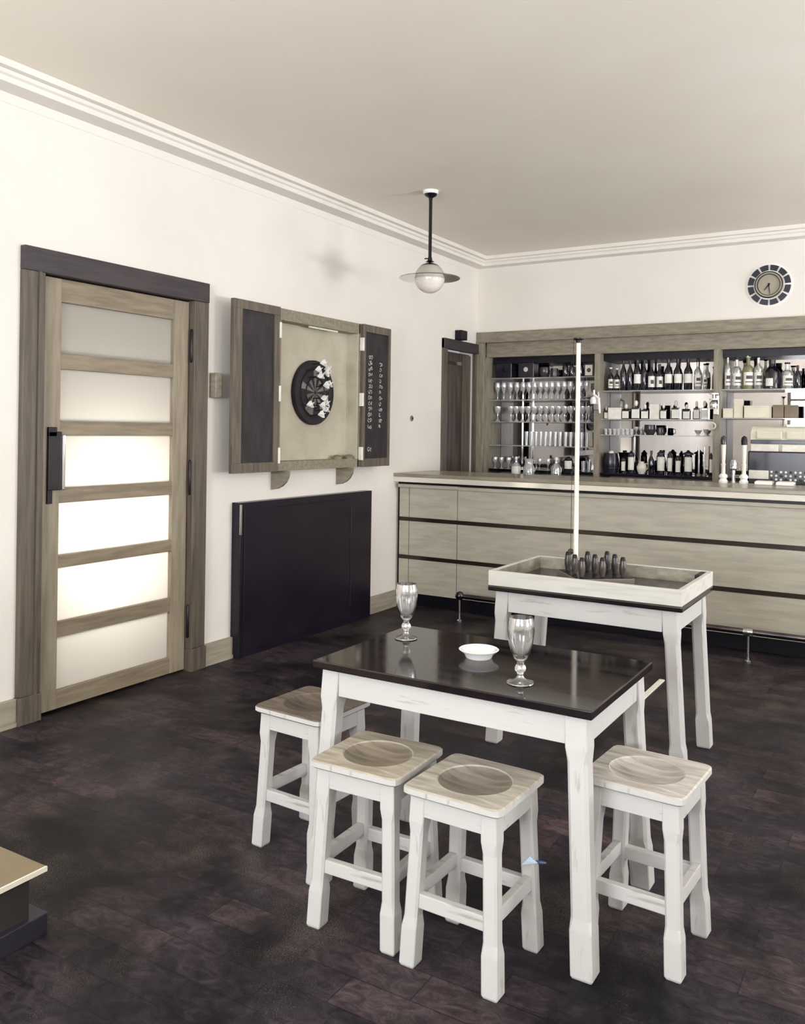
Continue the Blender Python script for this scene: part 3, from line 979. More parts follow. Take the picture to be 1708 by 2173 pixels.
        if kind == 'cask':
            b = BM(); lathe(b, [(0, 0), (r * 0.85, 0), (r, h * 0.3), (r, h * 0.6), (r * 0.85, h * 0.9), (0, h * 0.9)], seg=SEG); obj('body', b, M_tin, t, True)
            b = BM(); lathe(b, [(r * 0.9, h * 0.2), (r * 0.99, h * 0.21), (r * 0.99, h * 0.25), (r * 0.95, h * 0.26)], seg=SEG); obj('hoop', b, M_iron, t, True)
            b = BM(); lathe(b, [(0, h * 0.9), (r * 0.3, h * 0.9), (r * 0.26, h), (0, h)], seg=SEG); obj('bung', b, M_cream, t, True)
        elif kind == 'jugr':
            b = BM(); lathe(b, [(0, 0), (r * 0.6, 0), (r * 0.95, h * 0.3), (r, h * 0.55), (r * 0.7, h * 0.85), (r * 0.45, h * 0.9), (r * 0.5, h)], seg=SEG); obj('body', b, M_cream, t, True)
            b = BM(); tube(b, [(r * 0.7, 0, h * 0.85), (r * 1.15, 0, h * 0.8), (r * 1.2, 0, h * 0.5), (r * 0.95, 0, h * 0.35)], r * 0.1, 8); obj('handle', b, M_cream, t, True)
        else:
            b = BM(); lathe(b, [(0, 0), (r * 0.95, 0), (r, 0.006), (r, h * 0.74), (r * 0.85, h * 0.8), (0, h * 0.8)], seg=SEG); obj('body', b, M_wine, t, True)
            b = BM(); rl = r * 1.25 if kind == 'jarlid' else r * 0.9
            lathe(b, [(r * 0.7, h * 0.8), (rl, h * 0.82), (rl, h * 0.87), (r * 0.5, h * 0.93), (r * 0.2, h), (0, h)], seg=SEG); obj('lid', b, M_cork, t, True)
            b = BM(); ring_label(b, r * 1.02, h * 0.16, h * 0.72, A0 + 0.1, A1 - 0.3); obj('label', b, M_label, t, True)
    elif kind == 'tube':
        t = thing('glass_tube', '', 'glass tube', local=True)
        b = BM(); lathe(b, [(0, 0), (r, 0), (r, h * 0.04), (r * 0.55, h * 0.06), (r * 0.5, h), (0, h)], seg=14); obj('tube', b, M_glass, t, True)
        b = BM(); lathe(b, [(0, 0), (r * 1.3, 0), (r * 1.3, h * 0.05), (r * 0.6, h * 0.1), (0, h * 0.1)], seg=14); obj('foot', b, M_case, t, True)
    elif kind == 'tin':
        t = thing('tin', '', 'tin', local=True)
        b = BM(); box(b, -r, r, -0.055, 0.055, 0, h * 0.9, 0.006); obj('body', b, M_tin, t)
        b = BM(); box(b, -r * 1.02, r * 1.02, -0.057, 0.057, h * 0.9, h, 0.006); obj('lid', b, M_iron, t)
        b = BM(); lathe(b, [(0.0, -0.0555), (0.022, -0.0555), (0.022, -0.058), (0, -0.058)], (0, 0, h * 0.5), 18, 'y'); obj('emblem', b, M_chrome, t)
    elif kind == 'bowl':
        t = thing('pottery_bowl', '', 'bowl', local=True)
        b = BM(); lathe(b, [(0, 0), (r * 0.55, 0), (r * 0.9, h * 0.3), (r, h * 0.6), (r * 0.92, h), (r * 0.86, h), (r * 0.9, h * 0.6), (r * 0.5, h * 0.15), (0, h * 0.12)], seg=SEG); obj('shell', b, M_pot, t, True)
    elif kind == 'mug':
        t = thing('mug', '', 'mug', local=True)
        b = BM(); lathe(b, [(0, 0), (r * 0.9, 0), (r, h * 0.2), (r * 0.88, h), (r * 0.8, h), (r * 0.85, h * 0.1), (0, h * 0.08)], seg=SEG); obj('body', b, M_pot, t, True)
        b = BM(); tube(b, [(r * 0.85, 0, h * 0.85), (r * 1.5, 0, h * 0.8), (r * 1.55, 0, h * 0.35), (r * 0.95, 0, h * 0.2)], r * 0.12, 8); obj('handle', b, M_pot, t, True)
    elif kind == 'picture':
        t = thing('small_picture', '', 'picture', local=True)
        b = BM(); box(b, -r, r, -0.004, 0.006, 0, h); obj('card', b, M_paper, t)
        b = BM(); box(b, -r, r, -0.01, -0.004, 0, h * 0.1); box(b, -r, r, -0.01, -0.004, h * 0.9, h); box(b, -r, -r * 0.8, -0.01, -0.004, h * 0.1, h * 0.9); box(b, r * 0.8, r, -0.01, -0.004, h * 0.1, h * 0.9); obj('frame', b, M_iron, t)
        b = BM(); lathe(b, [(0, -0.0045), (r * 0.45, -0.0045), (r * 0.4, -0.0065), (0, -0.0065)], (0, 0, h * 0.5), 18, 'y'); obj('print', b, M_labelprint, t)
    elif kind in ('box', 'carton', 'case'):
        t = thing({'box': 'packet', 'carton': 'carton', 'case': 'cigar_case'}[kind], '', 'box', local=True)
        mm = {'box': M_label, 'carton': M_carton, 'case': M_case}[kind]
        dp = 0.04 if kind == 'box' else 0.08
        b = BM(); box(b, -r, r, -dp / 2, dp / 2, 0, h * 0.86, 0.002); obj('body', b, mm, t)
        b = BM(); box(b, -r * 1.01, r * 1.01, -dp / 2 - 0.001, dp / 2 + 0.001, h * 0.86, h, 0.002); obj('lid', b, mm, t)
    elif kind == 'dish':
        t = thing('glass_dish', '', 'dish', local=True)
        b = BM(); lathe(b, [(0, 0), (r * 0.5, 0), (r * 0.3, h * 0.3), (r * 0.6, h * 0.45), (r, h), (r * 0.92, h), (r * 0.5, h * 0.55), (0, h * 0.5)], seg=SEG); obj('bowl', b, M_glass, t, True)
        b = BM(); lathe(b, [(0, 0.0), (r * 0.62, 0.0), (r * 0.6, h * 0.08), (0, h * 0.08)], seg=SEG); obj('foot', b, M_glass, t, True)
    t['_k'] = kind
    return t

ORD = ['first', 'second', 'third', 'fourth', 'fifth', 'sixth', 'seventh', 'eighth', 'ninth', 'tenth', 'eleventh', 'twelfth', 'thirteenth', 'fourteenth', 'fifteenth']
LOOK = {'wine': 'tall unlabelled dark bottle', 'winel': 'tall white-labelled dark bottle', 'shield': 'dark bottle with pale shield label',
        'bigdark': 'broad dark bottle with a small white label', 'clear': 'clear bottle with white label', 'green': 'pale olive bottle with light label',
        'ornate': 'short dark bottle with pale stopper', 'flask': 'small square stoppered bottle', 'goblet': 'stemmed wine glass',
        'coupe': 'wide coupe glass', 'tumbler': 'small clear tumbler', 'decanter': 'bulky decanter with a white label', 'gbottle': 'clear glass decanter with ball stopper',
        'jug': 'clear glass jug with handle', 'jar': 'dark jar with white label', 'jarlid': 'wide-lidded dark jar', 'jugr': 'squat round cream jug',
        'cask': 'black barrel-shaped container', 'tube': 'upright clear glass tube', 'tin': 'dark square tin with emblem', 'bowl': 'dark rounded pottery bowl',
        'mug': 'dark mug with a ring handle', 'picture': 'small framed picture', 'box': 'white packet', 'carton': 'pale card box', 'case': 'brown card case', 'dish': 'small footed glass dish'}
ROWS = [
 ('the top shelf of the left bay', 7.42, 1.897, [('tin', 0.25, 0.158, 0.15), ('tin', 0.473, 0.156, 0.15), ('bowl', 0.632, 0.103, 0.094), ('mug', 0.726, 0.075, 0.081), ('wine', 0.83, 0.051, 0.161), ('wine', 0.89, 0.046, 0.152), ('wine', 0.978, 0.046, 0.155), ('picture', 1.05, 0.085, 0.117)]),
 ('the second shelf of the left bay', 7.43, 1.694, [('goblet', x, 0.052, 0.165) for x in (0.162, 0.225, 0.292, 0.359, 0.42, 0.476, 0.532, 0.592, 0.647, 0.701, 0.76, 0.818, 0.876, 0.973, 1.029)]),
 ('the third shelf of the left bay', 7.43, 1.494, [('coupe', x, 0.055, 0.142) for x in (0.165, 0.3, 0.357, 0.414, 0.475, 0.535, 0.595, 0.65, 0.709, 0.767, 0.826, 0.883, 0.993, 1.05)]),
 ('the lowest glass shelf of the left bay', 7.43, 1.276, [('tumbler', x, 0.039, 0.128) for x in (0.459, 0.506, 0.552, 0.598, 0.644, 0.689, 0.739, 0.784, 0.838, 0.887, 0.988, 1.04)]),
 ('the black counter in front of the left bay', 7.18, 0.985, [('decanter', 0.47, 0.085, 0.194), ('jug', 0.592, 0.113, 0.176), ('gbottle', 0.849, 0.091, 0.198)]),
 ('the black ledge of the left bay', 7.42, 1.056, [('goblet', 0.15, 0.044, 0.106), ('goblet', 0.215, 0.044, 0.106), ('goblet', 0.287, 0.044, 0.105), ('goblet', 0.596, 0.043, 0.103), ('goblet', 0.678, 0.043, 0.103), ('jar', 0.871, 0.085, 0.127), ('tumbler', 1.012, 0.042, 0.092), ('tumbler', 1.064, 0.042, 0.092)]),
 ('the top shelf of the middle bay', 7.42, 1.768, [('ornate', 1.248, 0.05, 0.206), ('ornate', 1.303, 0.05, 0.197), ('wine', 1.36, 0.055, 0.278), ('wine', 1.418, 0.052, 0.273), ('winel', 1.481, 0.065, 0.28), ('wine', 1.541, 0.046, 0.27), ('shield', 1.602, 0.066, 0.233), ('shield', 1.671, 0.062, 0.224), ('winel', 1.745, 0.07, 0.271), ('winel', 1.823, 0.07, 0.269), ('winel', 1.908, 0.07, 0.268), ('clear', 1.985, 0.059, 0.25), ('clear', 2.041, 0.035, 0.218)]),
 ('the second shelf of the middle bay', 7.42, 1.523, [('flask', 1.212, 0.034, 0.108), ('box', 1.292, 0.115, 0.099), ('flask', 1.388, 0.065, 0.131), ('flask', 1.474, 0.073, 0.162), ('flask', 1.551, 0.063, 0.129), ('box', 1.635, 0.08, 0.128), ('flask', 1.709, 0.052, 0.132), ('flask', 1.811, 0.067, 0.158), ('flask', 1.9, 0.059, 0.126), ('flask', 1.98, 0.047, 0.153), ('flask', 2.044, 0.058, 0.156)]),
 ('the lowest glass shelf of the middle bay', 7.42, 1.388, [('tumbler', x, 0.033, 0.05) for x in (1.212, 1.25, 1.288, 1.325, 1.362, 1.4, 1.437)] + [('coupe', 1.479, 0.037, 0.069), ('coupe', 1.52, 0.036, 0.069), ('bowl', 1.597, 0.1, 0.088), ('mug', 1.68, 0.054, 0.064), ('dish', 1.995, 0.063, 0.047), ('dish', 2.057, 0.047, 0.054)]),
 ('the black ledge of the middle bay', 7.40, 1.056, [('cask', 1.268, 0.145, 0.189), ('jar', 1.374, 0.041, 0.139), ('jar', 1.444, 0.061, 0.195), ('jugr', 1.536, 0.085, 0.105), ('wine', 1.617, 0.05, 0.2), ('jar', 1.697, 0.072, 0.207), ('jar', 1.771, 0.044, 0.198), ('jar', 1.837, 0.047, 0.166), ('jarlid', 1.922, 0.071, 0.212), ('tube', 2.008, 0.028, 0.242), ('tube', 2.053, 0.028, 0.241), ('jar', 2.105, 0.033, 0.194)]),
 ('the top shelf of the right bay', 7.42, 1.768, [('clear', 2.222, 0.052, 0.285), ('clear', 2.292, 0.074, 0.26), ('green', 2.378, 0.084, 0.274), ('clear', 2.456, 0.068, 0.272), ('bigdark', 2.558, 0.124, 0.233), ('clear', 2.67, 0.086, 0.209), ('wine', 2.745, 0.05, 0.185)]),
 ('the second shelf of the right bay', 7.42, 1.537, [('carton', 2.233, 0.08, 0.077), ('carton', 2.312, 0.069, 0.153), ('carton', 2.458, 0.205, 0.099), ('case', 2.61, 0.08, 0.105), ('case', 2.705, 0.095, 0.104)]),
]
cache = {}
NAMEG = {'goblet': 'stemmed glasses', 'coupe': 'coupe glasses', 'tumbler': 'tumblers', 'wine': 'bottles', 'winel': 'bottles', 'shield': 'bottles', 'clear': 'bottles', 'green': 'bottles',
         'ornate': 'bottles', 'bigdark': 'bottles', 'flask': 'square bottles', 'jar': 'jars', 'jarlid': 'jars', 'tube': 'glass tubes', 'tin': 'tins', 'box': 'packets', 'carton': 'cartons', 'case': 'card cases', 'dish': 'glass dishes'}
for (where, Y, Z, L) in ROWS:
    kinds = [q[0] for q in L]
    seen = {}
    for (kd, x, w, h) in L:
        n = seen[kd] = seen.get(kd, 0) + 1
        tot = kinds.count(kd)
        lab = LOOK[kd]
        if tot > 1:
            lab = ('leftmost ' + lab) if n == 1 else (('rightmost ' + lab) if n == tot else (ORD[n - 1] + ' ' + lab + ' from left'))
        lab += ' on ' + where
        gp = (NAMEG[kd] + ' on ' + where) if (tot > 1 and kd in NAMEG) else None
        key = (kd, round(w, 3), round(h, 3))
        if key in cache:
            o = dup(cache[key], (x, Y, Z), 0, lab)
            if 'group' in o: del o['group']
        else:
            o = bottle(w, h, kd)
            o.location = (x, Y, Z)
            cache[key] = o
        o['label'] = lab
        if gp: o['group'] = gp
        o.rotation_euler = (0, 0, random.uniform(0.1, 0.35) if kd not in ('box', 'carton', 'case', 'tin', 'picture', 'mug', 'flask') else random.uniform(-0.05, 0.12))

# corkscrew machines clamped on the two uprights
for (x, z, lb, s) in ((1.163, 1.70, 'white lever corkscrew clamped on the left upright', 1), (2.159, 1.66, 'ribbed metal corkscrew clamped on the right upright', 2)):
    t = thing('wall_corkscrew', lb, 'corkscrew', (x, 7.31, z))
    b = BM(); box(b, x - 0.022, x + 0.022, 7.292, 7.31, z - 0.10, z + 0.06, 0.004); obj('mounting_plate', b, M_chrome, t)
    b = BM(); lathe(b, [(0, -0.05), (0.03, -0.05), (0.034, -0.02), (0.03, 0.0), (0.012, 0.02), (0.01, 0.07), (0, 0.075)], (x - 0.01, 7.262, z), 16); obj('body', b, M_porcelain if s == 1 else M_chrome, t, True)
    if s == 1:
        b = BM(); tube(b, [(x - 0.01, 7.262, z + 0.03), (x + 0.04, 7.24, z), (x + 0.05, 7.24, z - 0.13)], [0.014, 0.012, 0.009], 10); obj('lever', b, M_porcelain, t, True)
        b = BM(); tube(b, [(x - 0.01, 7.25, z + 0.02), (x - 0.09, 7.25, z + 0.005)], 0.008, 8); obj('arm', b, M_chrome, t, True)
    else:
        b = BM()
        for q in range(3):
            lathe(b, [(0, 0), (0.036, 0.003), (0.036, 0.014), (0, 0.018)], (x - 0.01, 7.262, z - 0.03 + q * 0.045), 18)
        obj('ribs', b, M_porcelain, t, True)
        b = BM(); lathe(b, [(0.022, -0.005), (0.03, 0), (0.022, 0.005), (0.016, 0)], (x - 0.02, 7.27, z - 0.19), 20, 'y'); obj('ring_handle', b, M_cream, t, True)

# ------------------------------------------------------------------ cash register
t = thing('cash_register', 'bulky cash register with cream hood at the right end behind the bar', 'cash register', (2.68, 7.15, 0.985))
x0, x1 = 2.455, 2.93
b = BM(); box(b, x0, x1, 7.0, 7.30, 0.985, 1.28, 0.01); obj('body', b, M_tin, t)
b = BM()
prof = [(7.06, 1.27), (7.045, 1.35), (7.06, 1.42), (7.10, 1.455), (7.16, 1.47), (7.24, 1.46), (7.29, 1.42), (7.30, 1.27)]
loft(b, [[(x, y, z) for y, z in prof] for x in (x0 + 0.01, x1 - 0.01)])
obj('hood', b, M_cream, t, True)
b = BM(); box(b, x0 + 0.05, x0 + 0.235, 7.03, 7.05, 1.37, 1.435, 0.01); box(b, x0 + 0.26, x1 - 0.03, 7.03, 7.05, 1.37, 1.435, 0.01); obj('hood_panel', b, M_carton, t)
b = BM(); box(b, x0 + 0.012, x1 - 0.012, 7.035, 7.055, 1.335, 1.365, 0.003); obj('dark_band', b, M_tin, t)
b = BM(); box(b, x0 + 0.015, x0 + 0.21, 7.03, 7.05, 1.272, 1.33, 0.004); box(b, x0 + 0.235, x1 - 0.02, 7.03, 7.05, 1.272, 1.33, 0.004); obj('indicator_window', b, M_paper, t)
b = BM(); box(b, x0 + 0.01, x0 + 0.15, 6.985, 7.0, 1.07, 1.135, 0.004); obj('receipt_plate', b, M_paper, t)
for r_ in range(3):
    for c_ in range(9):
        b = BM(); xx = x0 + 0.17 + c_ * 0.033; zz = 1.07 + r_ * 0.028
        lathe(b, [(0, 0), (0.009, 0), (0.009, -0.012), (0.006, -0.015), (0, -0.015)], (xx, 6.998, zz), 10, 'y'); obj('key', b, M_paper if (r_ + c_) % 3 else M_iron, t, True)

# ------------------------------------------------------------------ beer pumps and trays on the bar
def pump(x, y, lb, knob):
    z = 1.06
    t = thing('beer_pump', lb, 'beer pump', (x, y, z))
    b = BM(); lathe(b, [(0, z), (0.030, z), (0.032, z + 0.012), (0.022, z + 0.03), (0.03, z + 0.04), (0.03, z + 0.052), (0.016, z + 0.066), (0, z + 0.066)], (x, y, 0), 20); obj('base', b, M_porcelain, t, True)
    b = BM(); lathe(b, [(0, z + 0.066), (0.014, z + 0.066), (0.014, z + 0.12), (0.018, z + 0.13), (0.012, z + 0.14), (0.015, z + 0.2), (0.017, z + 0.27), (0, z + 0.27)], (x, y, 0), 18); obj('handle', b, M_cream, t, True)
    b = BM(); lathe(b, [(0, z + 0.27), (0.02, z + 0.27), (0.022, z + 0.30), (0.016, z + 0.325), (0, z + 0.335)], (x, y, 0), 18); obj('grip', b, knob, t, True)
pump(2.39, 6.42, 'beer pump with pale grip, left of the two tall pumps', M_pot)
pump(2.527, 6.42, 'beer pump with black grip, right of the two tall pumps', M_blacksat)
t = thing('bar_tap', 'short metal tap standing between the two beer pumps', 'tap', (2.455, 6.44, 1.06))
b = BM(); lathe(b, [(0, 1.06), (0.018, 1.06), (0.012, 1.08), (0.012, 1.15), (0.026, 1.16), (0.028, 1.2), (0.018, 1.225), (0, 1.23)], (2.455, 6.44, 0), 18); obj('column', b, M_chrome, t, True)
b = BM(); tube(b, [(2.455, 6.44, 1.2), (2.455, 6.40, 1.215), (2.455, 6.385, 1.18)], 0.007, 8); obj('spout', b, M_chrome, t, True)
for (xa, xb_, lb) in ((2.61, 2.725, 'white tray on the bar top just right of the beer pumps'), (2.745, 2.86, 'white tray on the bar top at the photo right edge')):
    t = thing('bar_tray', lb, 'tray', ((xa + xb_) / 2, 6.38, 1.06))
    b = BM(); box(b, xa, xb_, 6.33, 6.43, 1.06, 1.085, 0.008); obj('body', b, M_porcelain, t)
    b = BM(); box(b, xa + 0.01, xb_ - 0.01, 6.34, 6.42, 1.085, 1.088, 0.001); obj('mat', b, M_carton, t)

# ------------------------------------------------------------------ stools
M_seatA = seat_mat('worn_seat_brown', (84, 74, 64), (124, 113, 100))
M_seatB = seat_mat('worn_seat_tan', (146, 137, 122), (192, 184, 169))
M_seatC = seat_mat('worn_seat_grey', (146, 139, 128), (194, 187, 175))
M_seatD = seat_mat('worn_seat_pale', (158, 152, 144), (206, 201, 194))


def leg_mesh(b, top, foot, z_top, w_top, w_mid, w_foot, zs, c=0.012):
    """square tapering leg with chamfered waist.  zs = (foot block top, waist start, waist end, head block bottom)"""
    def sq(z, w, ch):
        tt = z / z_top
        cx = foot[0] + (top[0] - foot[0]) * tt
        cy = foot[1] + (top[1] - foot[1]) * tt
        r = w / 2
        return [(cx + x, cy + y, z) for x, y in ((r - ch, -r), (r, -r + ch), (r, r - ch), (r - ch, r), (-r + ch, r), (-r, r - ch), (-r, -r + ch), (-r + ch, -r))]
    e = 0.0025
    loft(b, [sq(0, w_foot - 0.006, e), sq(0.006, w_foot, e), sq(zs[0], w_foot, e), sq(zs[1], w_mid, c), sq(zs[2], w_mid, c), sq(zs[3], w_top, e), sq(z_top, w_top, e)])


def make_stool(label, seat_m, dish_m, loc, rz):
    t = thing('bar_stool', label, 'stool', loc, rz, local=True)
    t['group'] = 'square wooden stools around the dark-topped table'
    hs = 0.144
    ztop, th = 0.47, 0.022
    # seat: polar mesh, round dished hollow inside a rounded square
    b = BM()
    n = 96
    R = 0.1
    def sqpt(a, half, rr):
        cx, sy = math.cos(a), math.sin(a)
        p = 16
        k_ = (abs(cx) ** p + abs(sy) ** p) ** (-1 / p)
        return Vector((cx * k_ * half, sy * k_ * half, 0))
    rings = []
    for f in (0.12, 0.3, 0.5, 0.68, 0.82, 0.92, 0.985):
        dz = -0.019 * (1 - f ** 2.2) ** 0.55 if f < 0.985 else -0.003
        rings.append([Vector((R * f * math.cos(2 * PI * i / n), R * f * math.sin(2 * PI * i / n), ztop + dz)) for i in range(n)])
    rings.append([Vector((R * 1.02 * math.cos(2 * PI * i / n), R * 1.02 * math.sin(2 * PI * i / n), ztop)) for i in range(n)])
    for f in (0.35, 0.7):
        rings.append([Vector((R * 1.02 * math.cos(2 * PI * i / n), R * 1.02 * math.sin(2 * PI * i / n), 0)) * (1 - f) + sqpt(2 * PI * i / n, hs - 0.006, 0) * f + Vector((0, 0, ztop)) for i in range(n)])
    rings.append([sqpt(2 * PI * i / n, hs - 0.004, 0) + Vector((0, 0, ztop)) for i in range(n)])
    rings.append([sqpt(2 * PI * i / n, hs, 0) + Vector((0, 0, ztop - 0.004)) for i in range(n)])
    rings.append([sqpt(2 * PI * i / n, hs, 0) + Vector((0, 0, ztop - th + 0.004)) for i in range(n)])
    rings.append([sqpt(2 * PI * i / n, hs - 0.004, 0) + Vector((0, 0, ztop - th)) for i in range(n)])
    loft(b, rings)
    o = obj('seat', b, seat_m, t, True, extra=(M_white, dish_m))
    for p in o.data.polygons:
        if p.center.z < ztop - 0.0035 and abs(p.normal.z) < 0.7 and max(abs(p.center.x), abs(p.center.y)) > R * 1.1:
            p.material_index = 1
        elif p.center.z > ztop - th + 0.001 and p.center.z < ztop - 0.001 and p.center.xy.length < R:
            p.material_index = 2  # hollow gets a darker tone than the seat around it
    # legs
    A, F = 0.103, 0.121
    for sx in (-1, 1):
        for sy in (-1, 1):
            b = BM()
            leg_mesh(b, (sx * A, sy * A), (sx * F, sy * F), ztop - th, 0.044, 0.0395, 0.045, (0.10, 0.13, 0.345, 0.375), 0.006)
            obj('leg', b, M_white, t)
    # aprons
    for (ax, s) in (('x', -1), ('x', 1), ('y', -1), ('y', 1)):
        b = BM()
        q = A + 0.0135
        if ax == 'x':
            box(b, -A + 0.02, A - 0.02, s * q - 0.008, s * q + 0.008, 0.393, ztop - th, 0.0015)
        else:
            box(b, s * q - 0.008, s * q + 0.008, -A + 0.02, A - 0.02, 0.393, ztop - th, 0.0015)
        obj('apron', b, M_whiteh, t)
    q = F - (F - A) * 0.38
    for (ax, s) in (('x', -1), ('x', 1), ('y', -1), ('y', 1)):
        b = BM()
        zc = 0.172 if ax == 'x' else 0.188
        if ax == 'x':
            box(b, -q + 0.014, q - 0.014, s * q - 0.011, s * q + 0.011, zc - 0.019, zc + 0.019, 0.003)
        else:
            box(b, s * q - 0.011, s * q + 0.011, -q + 0.014, q - 0.014, zc - 0.019, zc + 0.019, 0.003)
        obj('rung', b, M_whiteh, t)
    return t


sC = make_stool('wooden stool in front of the table, nearest the camera', M_seatC, seat_mat('darker_hollow_grey', (104, 96, 86), (150, 142, 130)), (2.598, 2.088, 0), math.radians(-1.5))
sB = make_stool('wooden stool second from left, half under the table corner', M_seatB, seat_mat('darker_hollow_tan', (112, 102, 88), (158, 148, 132)), (2.279, 2.105, 0), math.radians(1.5))
sA = make_stool('leftmost wooden stool with the darkest brown seat', M_seatA, seat_mat('darker_hollow_brown', (70, 60, 52), (112, 100, 88)), (1.843, 2.375, 0), math.radians(-3.0))
sD = make_stool('wooden stool at the right side of the table with pale seat', M_seatD, seat_mat('darker_hollow_pale', (142, 136, 128), (196, 190, 182)), (2.967, 2.41, 0), math.radians(-3.0))

t = thing('loose_dart', 'tiny pale blue dart lodged in the right leg of the front stool', 'dart', (2.73, 2.17, 0.245))
b = BM(); tube(b, [(2.722, 2.185, 0.243), (2.752, 2.185, 0.249), (2.764, 2.185, 0.251)], [0.003, 0.005, 0.002], 8); obj('tip', b, mat('blue_metal', (60, 80, 120), (70, 90, 130), rough=0.4), t, True)
b = BM()
loft(b, [[(2.700, 2.168, 0.236), (2.745, 2.172, 0.250), (2.722, 2.172, 0.262), (2.712, 2.168, 0.25)], [(2.700, 2.171, 0.236), (2.745, 2.175, 0.250), (2.722, 2.175, 0.262), (2.712, 2.171, 0.25)]])
obj('flight', b, mat('pale_blue_flight', (190, 214, 236), (215, 230, 245), rough=0.5), t)


# ------------------------------------------------------------------ tables
def make_table(t, x0, x1, y0, y1, ztop, inset, w, feet, apron_z, zs, wm=None, wf=None):
    """legs splay from (inset) at the top to the feet rectangle"""
    X0, X1, Y0, Y1 = x0 + inset, x1 - inset, y0 + inset, y1 - inset
    fx0, fx1, fy0, fy1 = feet
    for (tx, fx) in ((X0 + w / 2, fx0 + w / 2), (X1 - w / 2, fx1 - w / 2)):
        for (ty, fy) in ((Y0 + w / 2, fy0 + w / 2), (Y1 - w / 2, fy1 - w / 2)):
            b = BM()
            leg_mesh(b, (tx, ty), (fx, fy), ztop, w, wm or w * 0.84, wf or w, zs, 0.009)
            obj('leg', b, M_white, t)
    zb = apron_z
    a = 0.016
    e = 0.004
    for (bx_) in ((X0 + w - 0.002, X1 - w + 0.002, Y0 + e, Y0 + e + a), (X0 + w - 0.002, X1 - w + 0.002, Y1 - e - a, Y1 - e)):
        b = BM(); box(b, *bx_, zb, ztop, 0.0015); obj('apron', b, M_whiteh, t)
    for (bx_) in ((X0 + e, X0 + e + a, Y0 + w - 0.002, Y1 - w + 0.002), (X1 - e - a, X1 - e, Y0 + w - 0.002, Y1 - w + 0.002)):
        b = BM(); box(b, *bx_, zb, ztop, 0.0015); obj('apron', b, M_white, t)


TX0, TX1, TY0, TY1, TZ = 2.012, 2.898, 2.142, 2.716, 0.69
t = thing('pub_table', 'square white-legged table with glossy dark top and drinks', 'table', (2.455, 2.43, 0))
b = BM(); box(b, TX0, TX1, TY0, TY1, TZ - 0.024, TZ, 0.0035); obj('table_top', b, M_top, t)
make_table(t, TX0, TX1, TY0, TY1, TZ - 0.024, 0.022, 0.060, (2.0, 2.912, 2.135, 2.725), 0.585, (0.12, 0.15, 0.54, 0.578), 0.0555, 0.060)

t = thing('skittles_table', 'white-legged table carrying a raised-edge skittles tray', 'table', (2.37, 3.8, 0))
QX0, QX1, QY0, QY1 = 1.948, 2.798, 3.515, 4.10
b = BM(); box(b, QX0, QX1, QY0, QY1, 0.69, 0.714, 0.006); obj('dark_top', b, M_top, t)
make_table(t, QX0, QX1, QY0, QY1, 0.69, 0.028, 0.060, (1.928, 2.812, 3.55, 4.075), 0.598, (0.12, 0.15, 0.55, 0.59), 0.0555, 0.060)

t = thing('skittles_tray', 'shallow white wooden tray with dark floor on the rear table', 'tray', (2.37, 3.8, 0.714))
th = 0.02
for (a, nm) in (((QX0 + .002, QX1 - .002, QY0 + .002, QY0 + .002 + th), 'side_board'), ((QX0 + .002, QX1 - .002, QY1 - .002 - th, QY1 - .002), 'side_board'),
                ((QX0 + .002, QX0 + .002 + th, QY0 + .022, QY1 - .022), 'side_board'), ((QX1 - .002 - th, QX1 - .002, QY0 + .022, QY1 - .022), 'side_board')):
    b = BM(); box(b, *a, 0.714, 0.78, 0.002); obj(nm, b, M_tray, t)
b = BM(); box(b, QX0 + .022, QX1 - .022, QY0 + .022, QY1 - .022, 0.714, 0.722); obj('tray_floor', b, M_black, t)
b = BM()
box(b, QX0 + .022, QX1 - .022, QY1 - .025, QY1 - .022, 0.722, 0.777)
box(b, QX0 + .022, QX0 + .025, QY0 + .022, QY1 - .025, 0.722, 0.777)
obj('inner_lining', b, M_trayin, t)
b = BM(); box(b, QX1 - .05, QX1 - .022, QY1 - .15, QY1 - .025, 0.722, 0.778, 0.002); obj('pin_trough', b, M_blacksat, t)
b = BM(); box(b, QX1 - .13, QX1 - .022, QY0 + .022, QY0 + .04, 0.755, 0.777, 0.002); obj('corner_block', b, M_tray, t)

